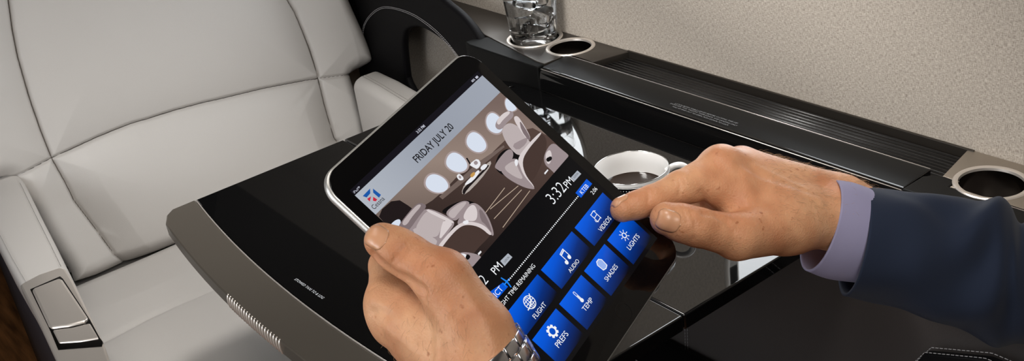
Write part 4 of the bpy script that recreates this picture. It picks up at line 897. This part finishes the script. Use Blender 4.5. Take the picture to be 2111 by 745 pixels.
rP=np.array((0.2729,0.5364,0.9442)); rD=tp(-.054,vI-.043,-.0185); rT=tp(-.036,vI-.047,-.0160)
pP=np.array((0.2798,0.5282,0.9318)); pD=tp(-.054,vI-.060,-.017); pT=tp(-.040,vI-.064,-.0150)
palm=[(lW1,.0205,iM,.0125),(lW1,.0200,mM,.0125),(lW2,.0200,rM,.0120),(lW2,.0195,pM,.0110),(lW1,.0205,tC,.0175),(tC,.0180,tM,.0150),(lW1,.0215,lE,.027),(lW2,.0210,lE2,.027),
      (np.array((0.2577,0.471,0.9689)),.0185,np.array((0.2504,0.4871,0.9717)),.0135),((iM+mM)/2,.0115,(rM+pM)/2,.0110),(np.array((0.2625,0.4683,0.9588)),.022,np.array((0.2568,0.4784,0.9467)),.020)]
fingers=[([(tC,.0165),(tM,.0148),(tI,.0122),((tI+tT)/2,.0117),(tT,.0103)],.006),([(iM,.0122),(iP,.0103),(iD,.0090),(iT,.0078)],.007),([(mM,.0120),(mP,.0103),(mD,.0092),(mT,.0080)],.007),([(rM,.0115),(rP,.0098),(rD,.0086),(rT,.0076)],.007),([(pM,.0105),(pP,.0088),(pD,.0076),(pT,.0068)],.007)]
base=make_fn(palm,fingers,[],[])
cam0=np.array((0,0,1.32))
def S(p): # pull a point on the line of a joint onto the camera-facing skin of the left hand
    p=np.array(p); d=unit(p-cam0); return march(base,p-d*.05,d)
cl=[([S((0.2505,0.4712,0.9945)),S((0.2473,0.476,0.9989)),S((0.2462,0.4901,0.9987)),S((0.2427,0.4958,1.0039)),S((0.2404,0.5007,1.0095))],.0040,.0030),
    ([S((0.2505,0.4712,0.9945)),S((0.2512,0.4691,0.9918)),S((0.2495,0.4691,0.9901))],.0014,.0022),
    ([S((0.2425,0.4855,1.0091)),S((0.2493,0.4841,1.0144)),S((0.2558,0.4826,1.0192))],.0007,.0016),([S((0.2435,0.4836,1.0072)),S((0.2513,0.4817,1.0128)),S((0.2573,0.4805,1.0175))],.0006,.0016),
    ([S((0.2537,0.4744,1.0035)),S((0.2595,0.4729,1.0076))],.0005,.0018),
    ([S((0.2352,0.495,0.9942)),S((0.2314,0.4964,0.9923))],.0006,.0015),([S((0.2322,0.4993,0.9756)),S((0.236,0.4971,0.9763)),S((0.2382,0.4938,0.9733))],.0013,.003)]
rl=[([S((0.2324,0.4928,0.9874)),S((0.2344,0.4893,0.984))],.0016,.006),([S((0.2351,0.4914,0.9659)),S((0.2436,0.4775,0.9526))],.0010,.004),([S((0.2593,0.4576,0.9821)),S((0.2479,0.4587,0.9711)),S((0.2425,0.4544,0.9579))],.0007,.0025),
    ([S((0.2653,0.4484,0.9959)),S((0.2677,0.4373,0.9804)),S((0.266,0.4294,0.9656))],.0010,.004)]
lfn=make_fn(palm,fingers,cl,rl)
LH=mesh_hand('hand',lfn,[lW2,lE2,lE,iM,rM,pM,tT,iT,pT,mP,tM]); part(LH,'hand gripping the tablet edge, thumb on the front')
nail(lfn,LH,tT+unit(tT-tI)*.0025,tT-tI,NT-.5*RGT+.35*DWN,.0068,.0140)

# ---- right hand: forefinger touching the screen, thumb below it, other fingers curled under
rW=np.array((0.5842,0.4414,0.9083)); rWa=np.array((0.592,0.4517,0.9049)); rEl=np.array((0.6669,0.4038,0.8501)); rW2=np.array((0.5715,0.4372,0.9093))
IM=np.array((0.5062,0.4833,0.963)); IP=np.array((0.4637,0.4813,0.9655)); ID=np.array((0.4388,0.4847,0.9653)); IT=np.array((0.4181,0.489,0.9659))
MM=np.array((0.5328,0.4893,0.9514)); MP=np.array((0.4978,0.4995,0.9513)); MD=np.array((0.4917,0.486,0.9378)); MT=np.array((0.4999,0.4733,0.9329))
RM=np.array((0.5534,0.4924,0.9353)); RP=np.array((0.5217,0.5073,0.9308)); RD=np.array((0.5133,0.4908,0.9208)); RT=np.array((0.5194,0.478,0.9178))
PM_=np.array((0.5719,0.4921,0.9175)); PP=np.array((0.545,0.5058,0.9099)); PD=np.array((0.5367,0.4916,0.904)); PT=np.array((0.5405,0.4787,0.9049))
TC_=np.array((0.526,0.4397,0.9225)); TM_=np.array((0.4734,0.4406,0.9384)); TI_=np.array((0.4468,0.4505,0.9538)); TT_=np.array((0.4304,0.4611,0.9638))
palmR=[(rWa,.0195,IM,.0135),(rWa,.0200,MM,.0135),(rWa,.0195,RM,.0125),(rWa,.0185,PM_,.0115),(rW2,.0195,TC_,.0165),(TC_,.0170,TM_,.0150),(rWa,.0205,rEl,.030),(rW2,.0205,rEl,.030),
      (np.array((0.5183,0.4629,0.9363)),.021,np.array((0.5439,0.4501,0.9217)),.021),(np.array((0.5006,0.4583,0.9379)),.0165,np.array((0.5197,0.4471,0.9276)),.019),(IM,.0125,PM_,.0110),(np.array((0.4768,0.4761,0.9628)),.0098,np.array((0.5,0.4679,0.9531)),.0140)]
fingR=[([(TC_,.0165),(TM_,.0148),(TI_,.0124),((TI_+TT_)/2,.0120),(TT_,.0108)],.004),([(IM,.0135),(IP,.0112),(ID,.0095),((ID+IT)/2,.0089),(IT,.0083)],.008),([(MM,.0130),(MP,.0105),(MD,.0095),(MT,.0085)],.006),([(RM,.0120),(RP,.0100),(RD,.0090),(RT,.0080)],.006),([(PM_,.0108),(PP,.0090),(PD,.0080),(PT,.0070)],.006)]
baseR=make_fn(palmR,fingR,[],[])
def SR(p):
    p=np.array(p); d=unit(p-cam0); return march(baseR,p-d*.06,d)
cR=[([SR((0.4355,0.4845,0.9792)),SR((0.4352,0.4815,0.9738)),SR((0.4328,0.48,0.9688))],.0006,.0013),([SR((0.4382,0.4826,0.9791)),SR((0.4379,0.4797,0.974))],.0005,.0013),
    ([SR((0.4596,0.4807,0.9777)),SR((0.4597,0.4769,0.9716)),SR((0.4566,0.4753,0.9653))],.0006,.0015),([SR((0.4623,0.4789,0.9778)),SR((0.4625,0.4751,0.9717))],.0005,.0015),([SR((0.4573,0.4821,0.9774)),SR((0.4569,0.4791,0.972))],.0004,.0013),
    ([SR((0.475,0.4728,0.9598)),SR((0.4743,0.4707,0.9556)),SR((0.4734,0.4692,0.952))],.0016,.003),
    ([SR((0.4652,0.4615,0.9523)),SR((0.4703,0.4567,0.9503)),SR((0.4754,0.4505,0.9458))],.0018,.0026),([SR((0.4715,0.4554,0.9495)),SR((0.4747,0.4499,0.944)),SR((0.4758,0.4461,0.939))],.0007,.002),
    ([SR((0.446,0.4545,0.9639)),SR((0.4451,0.4509,0.9569)),SR((0.4412,0.4485,0.9487))],.0005,.0016),([SR((0.4427,0.4582,0.9663)),SR((0.4419,0.4541,0.9587))],.0004,.0014)]
rR=[([SR((0.5003,0.4801,0.9779)),SR((0.5037,0.4746,0.9727))],.0018,.007),([SR((0.5111,0.4774,0.9632)),SR((0.5366,0.4609,0.9426)),SR((0.564,0.4449,0.9246))],.0009,.0035),([SR((0.531,0.4732,0.9564)),SR((0.5591,0.4537,0.9336))],.0007,.003),
    ([SR((0.503,0.458,0.9445)),SR((0.526,0.4521,0.9385)),SR((0.5457,0.4431,0.9234))],.0006,.0025),([SR((0.441,0.4443,0.9637)),SR((0.4381,0.442,0.9568))],.0008,.006)]
rfn=make_fn(palmR,fingR,cR,rR)
RH=mesh_hand('hand',rfn,[rEl,rWa,IM,IT,TT_,PM_,PP,TM_,MM]); part(RH,'hand with pointing forefinger touching the screen')
nail(rfn,RH,IT+unit(IT-ID)*.001,IT-ID,-.95*DWN-.25*RGT-.12*FWD,.0056,.0120)
nail(rfn,RH,TT_+unit(TT_-TI_)*.0015,TT_-TI_,-FWD-.15*RGT-.25*DWN*-.4,.0072,.0145)

# ---- fine arm hair
def hairs(fn,hand,n,seed,keep,flow,ln):
    rng=np.random.default_rng(seed); V_=np.array([v.co[:] for v in hand.data.vertices])+np.array(PER.location)
    N_=np.array([v.normal[:] for v in hand.data.vertices]); ok=keep(V_,N_); ids=np.flatnonzero(ok)
    if len(ids)==0: return
    mb=MB()
    for i in rng.choice(ids,n):
        p=V_[i]; nn=N_[i]; f_=unit(flow+rng.normal(0,.35,3)); f_=unit(f_-nn*(f_@nn)); l=ln*rng.uniform(.5,1.3); b_=rng.uniform(.15,.6)
        q=[p-nn*.0003,p+f_*l*.35+nn*l*.22*b_*2,p+f_*l*.7+nn*l*.33*b_*2,p+f_*l+nn*l*.30*b_*2]
        tube('h',q,[.00006,.00006,.00005,.00002],None,n=3,caps=False,mb=mb)
    o=mb.obj('arm_hair',hair_m,None,True); o['kind']='stuff'; sub(o,hand,PER)
axR=unit(rWa-MM)
hairs(rfn,RH,800,1,lambda V,N:((V-MM)@axR>.006)&((V-rWa)@axR<.02)&((N@-DWN)>.15),axR*.6+RGT*.2-FWD*.2-DWN*.2,.0062)
axL=unit(lW1-iM)
hairs(lfn,LH,500,2,lambda V,N:((V-iM)@axL>.012)&((V-lW1)@axL<.03)&((N@-RGT)>.05),axL*.5+DWN*.5-RGT*.2,.006)

# ---- shirt cuff and jacket sleeve
def cloth(name,col1,sc1,bump=.15):
    m=mat(name,col1,.85,spec=.15,Sheen_Weight=.06); add_bump(m,sc1,bump,.0005,2); return m
lilac=cloth('lilac_shirt',srgb(150,146,176),1800); navy=cloth('navy_wool',srgb(36,44,62),1500,.2)
def ringpts(top,bot,b_,shift,n=72,pw=1.0):
    top=np.array(top);bot=np.array(bot); c=(top+bot)/2; e1=(top-bot)/2; e2=unit(c-np.array((0,0,1.32)))*b_+RGT*shift
    return np.array([c+e1*math.cos(t)+e2*math.sin(t) for t in np.linspace(0,2*math.pi,n,endpoint=False)])
def spline_rings(keys,per=10):
    K=np.array(keys); out=[]
    for i in range(len(K)-1):
        p0=K[max(i-1,0)];p1=K[i];p2=K[i+1];p3=K[min(i+2,len(K)-1)]
        for t in np.linspace(0,1,per,endpoint=(i==len(K)-2)):
            out.append(.5*((2*p1)+(-p0+p2)*t+(2*p0-5*p1+4*p2-p3)*t*t+(-p0+3*p1-3*p2+p3)*t**3))
    return out
cuff=[ringpts((0.5872,0.4519,0.9287),(0.5464,0.4415,0.8771),.036,-.0115),ringpts((0.5981,0.4457,0.9242),(0.5572,0.4333,0.869),.037,-.011),ringpts((0.6103,0.4378,0.916),(0.572,0.4246,0.8625),.038,-.0105),ringpts((0.6245,0.4269,0.9051),(0.5876,0.4159,0.8568),.038,-.010)]
rs=spline_rings(cuff,6)
o=loft('shirt_cuff',[[tuple(p) for p in r] for r in rs],lilac,None,(False,False)); s=o.modifiers.new('t','SOLIDIFY'); s.thickness=.0014; s.offset=1
under(o,PER); CUFF=o
o=stitches('cuff_seam',[tuple(c+(c-r.mean(0))*.02) for r in [rs[1]*.75+rs[0]*.25] for c in r],.0008,.0022,.00025,mat('cuff_thread',srgb(168,164,190),.8)); sub(o,CUFF,PER)
sl=[ringpts((0.6101,0.4419,0.918),(0.564,0.4232,0.8532),.046,-.0100),ringpts((0.6283,0.4307,0.9111),(0.5815,0.4133,0.8432),.048,-.009),ringpts((0.6494,0.4174,0.9042),(0.602,0.3997,0.8307),.050,-.007),ringpts((0.6683,0.4063,0.8937),(0.6227,0.3855,0.8173),.051,-.005),
    ringpts((0.6862,0.3983,0.8895),(0.6402,0.3741,0.8046),.053,-.004),ringpts((0.7027,0.3925,0.8873),(0.6565,0.3636,0.7924),.056,-.003),ringpts((0.714,0.3859,0.878),(0.6701,0.3574,0.7841),.058,-.002),ringpts((0.7188,0.3788,0.8606),(0.6847,0.3518,0.7779),.058,0),ringpts((0.7321,0.3741,0.8589),(0.7024,0.3438,0.7713),.060,0),ringpts((0.7586,0.3631,0.8528),(0.7306,0.3271,0.7576),.062,0),ringpts((0.7964,0.343,0.8354),(0.7679,0.3016,0.7309),.064,0)]
rs=spline_rings(sl,9)
out=[]
for i,r in enumerate(rs):
    t=i/len(rs); c=r.mean(0); n_=len(r); th_=np.linspace(0,2*math.pi,n_,endpoint=False)
    amp=.0022*min(1,t*5)
    w=amp*(np.sin(3*th_+9*t)*.6+np.sin(5*th_-17*t+1)*.5+np.sin(2*th_+26*t)*.5)
    # soft drag folds running from the elbow
    w+=.0045*math.exp(-((t-.52)/.06)**2)*np.exp(-((th_-5.2)/.8)**2)-.004*math.exp(-((t-.60)/.05)**2)*np.exp(-((th_-5.0)/.9)**2)
    w+=.0050*np.exp(-((th_-5.35-(t-.42)*3.2)/.30)**2)*math.exp(-((t-.42)/.10)**2)-.0040*np.exp(-((th_-4.85-(t-.45)*3.2)/.32)**2)*math.exp(-((t-.45)/.10)**2)+.0030*np.exp(-((th_-4.3-(t-.5)*2.6)/.3)**2)*math.exp(-((t-.5)/.12)**2)
    w-=.0030*np.exp(-((th_-5.7+(t-.2)*2.5)/.28)**2)*math.exp(-((t-.2)/.12)**2)
    d=r-c; out.append(r+d/np.linalg.norm(d,axis=1)[:,None]*w[:,None])
o=loft('jacket_sleeve',[[tuple(p) for p in r] for r in out],navy,None,(False,False)); s=o.modifiers.new('t','SOLIDIFY'); s.thickness=.0022; s.offset=-1; under(o,PER)

# ---- wristwatch on the left wrist
ax=unit((lE+lE2)/2-(lW1+lW2)/2); wc=np.array((0.2565,0.4403,0.9461))+ax*.0; w1=unit(RGT*.86-DWN*.5); w1=unit(w1-ax*(w1@ax)); w2=np.cross(ax,w1)
WAT=empty('wristwatch',tuple(wc),'bright steel bracelet watch on the wrist at the bottom edge below the tablet','watch')
mb=MB(); nr=19
bmx=bmesh.new(); bmesh.ops.create_cube(bmx,size=1); bmesh.ops.bevel(bmx,geom=bmx.edges[:],offset=.10,segments=1,affect='EDGES'); bmx.verts.ensure_lookup_table()
bv=[v.co.copy() for v in bmx.verts]; bf=[tuple(v.index for v in f.verts) for f in bmx.faces]; bmx.free()
for i in range(nr):
    a=2*math.pi*i/nr; ra_,rb_=.0350,.0385
    rad=w1*math.cos(a)*ra_+w2*math.sin(a)*rb_; tan=unit(-w1*math.sin(a)*ra_+w2*math.cos(a)*rb_); nn=unit(np.cross(tan,ax)); 
    if nn@rad<0: nn=-nn
    for k,(off,wd_,hh_) in enumerate(((-.0078,.0072,.0034),(.0000,.0082,.0040),(.0078,.0072,.0034))):
        o2=a+(.0 if k!=1 else math.pi/nr); rad=w1*math.cos(o2)*ra_+w2*math.sin(o2)*rb_; tan=unit(-w1*math.sin(o2)*ra_+w2*math.cos(o2)*rb_); nn=np.cross(tan,ax); nn=nn if nn@rad>0 else -nn
        mb.add([tuple(wc+rad+ax*off+ax*q_.x*wd_+tan*q_.y*.0122+nn*q_.z*hh_) for q_ in bv],bf)
o=mb.obj('bracelet',steel2:=mat('polished_steel',srgb(222,222,226),.22,metal=1),None,True); under(o,WAT)
o=lathe('watch_case',[(0,0),(.0195,0),(.0205,.001),(.0205,.007),(.019,.009),(.0185,.0085),(0,.0085)],steel2,None,(0,0,0)); 
rad=-w2*.042; M_=Matrix((tuple(w1),tuple(-ax),tuple(-w2))).transposed().to_4x4(); M_.translation=Vector(tuple(wc+rad*.95)); o.data.transform(M_); under(o,WAT)
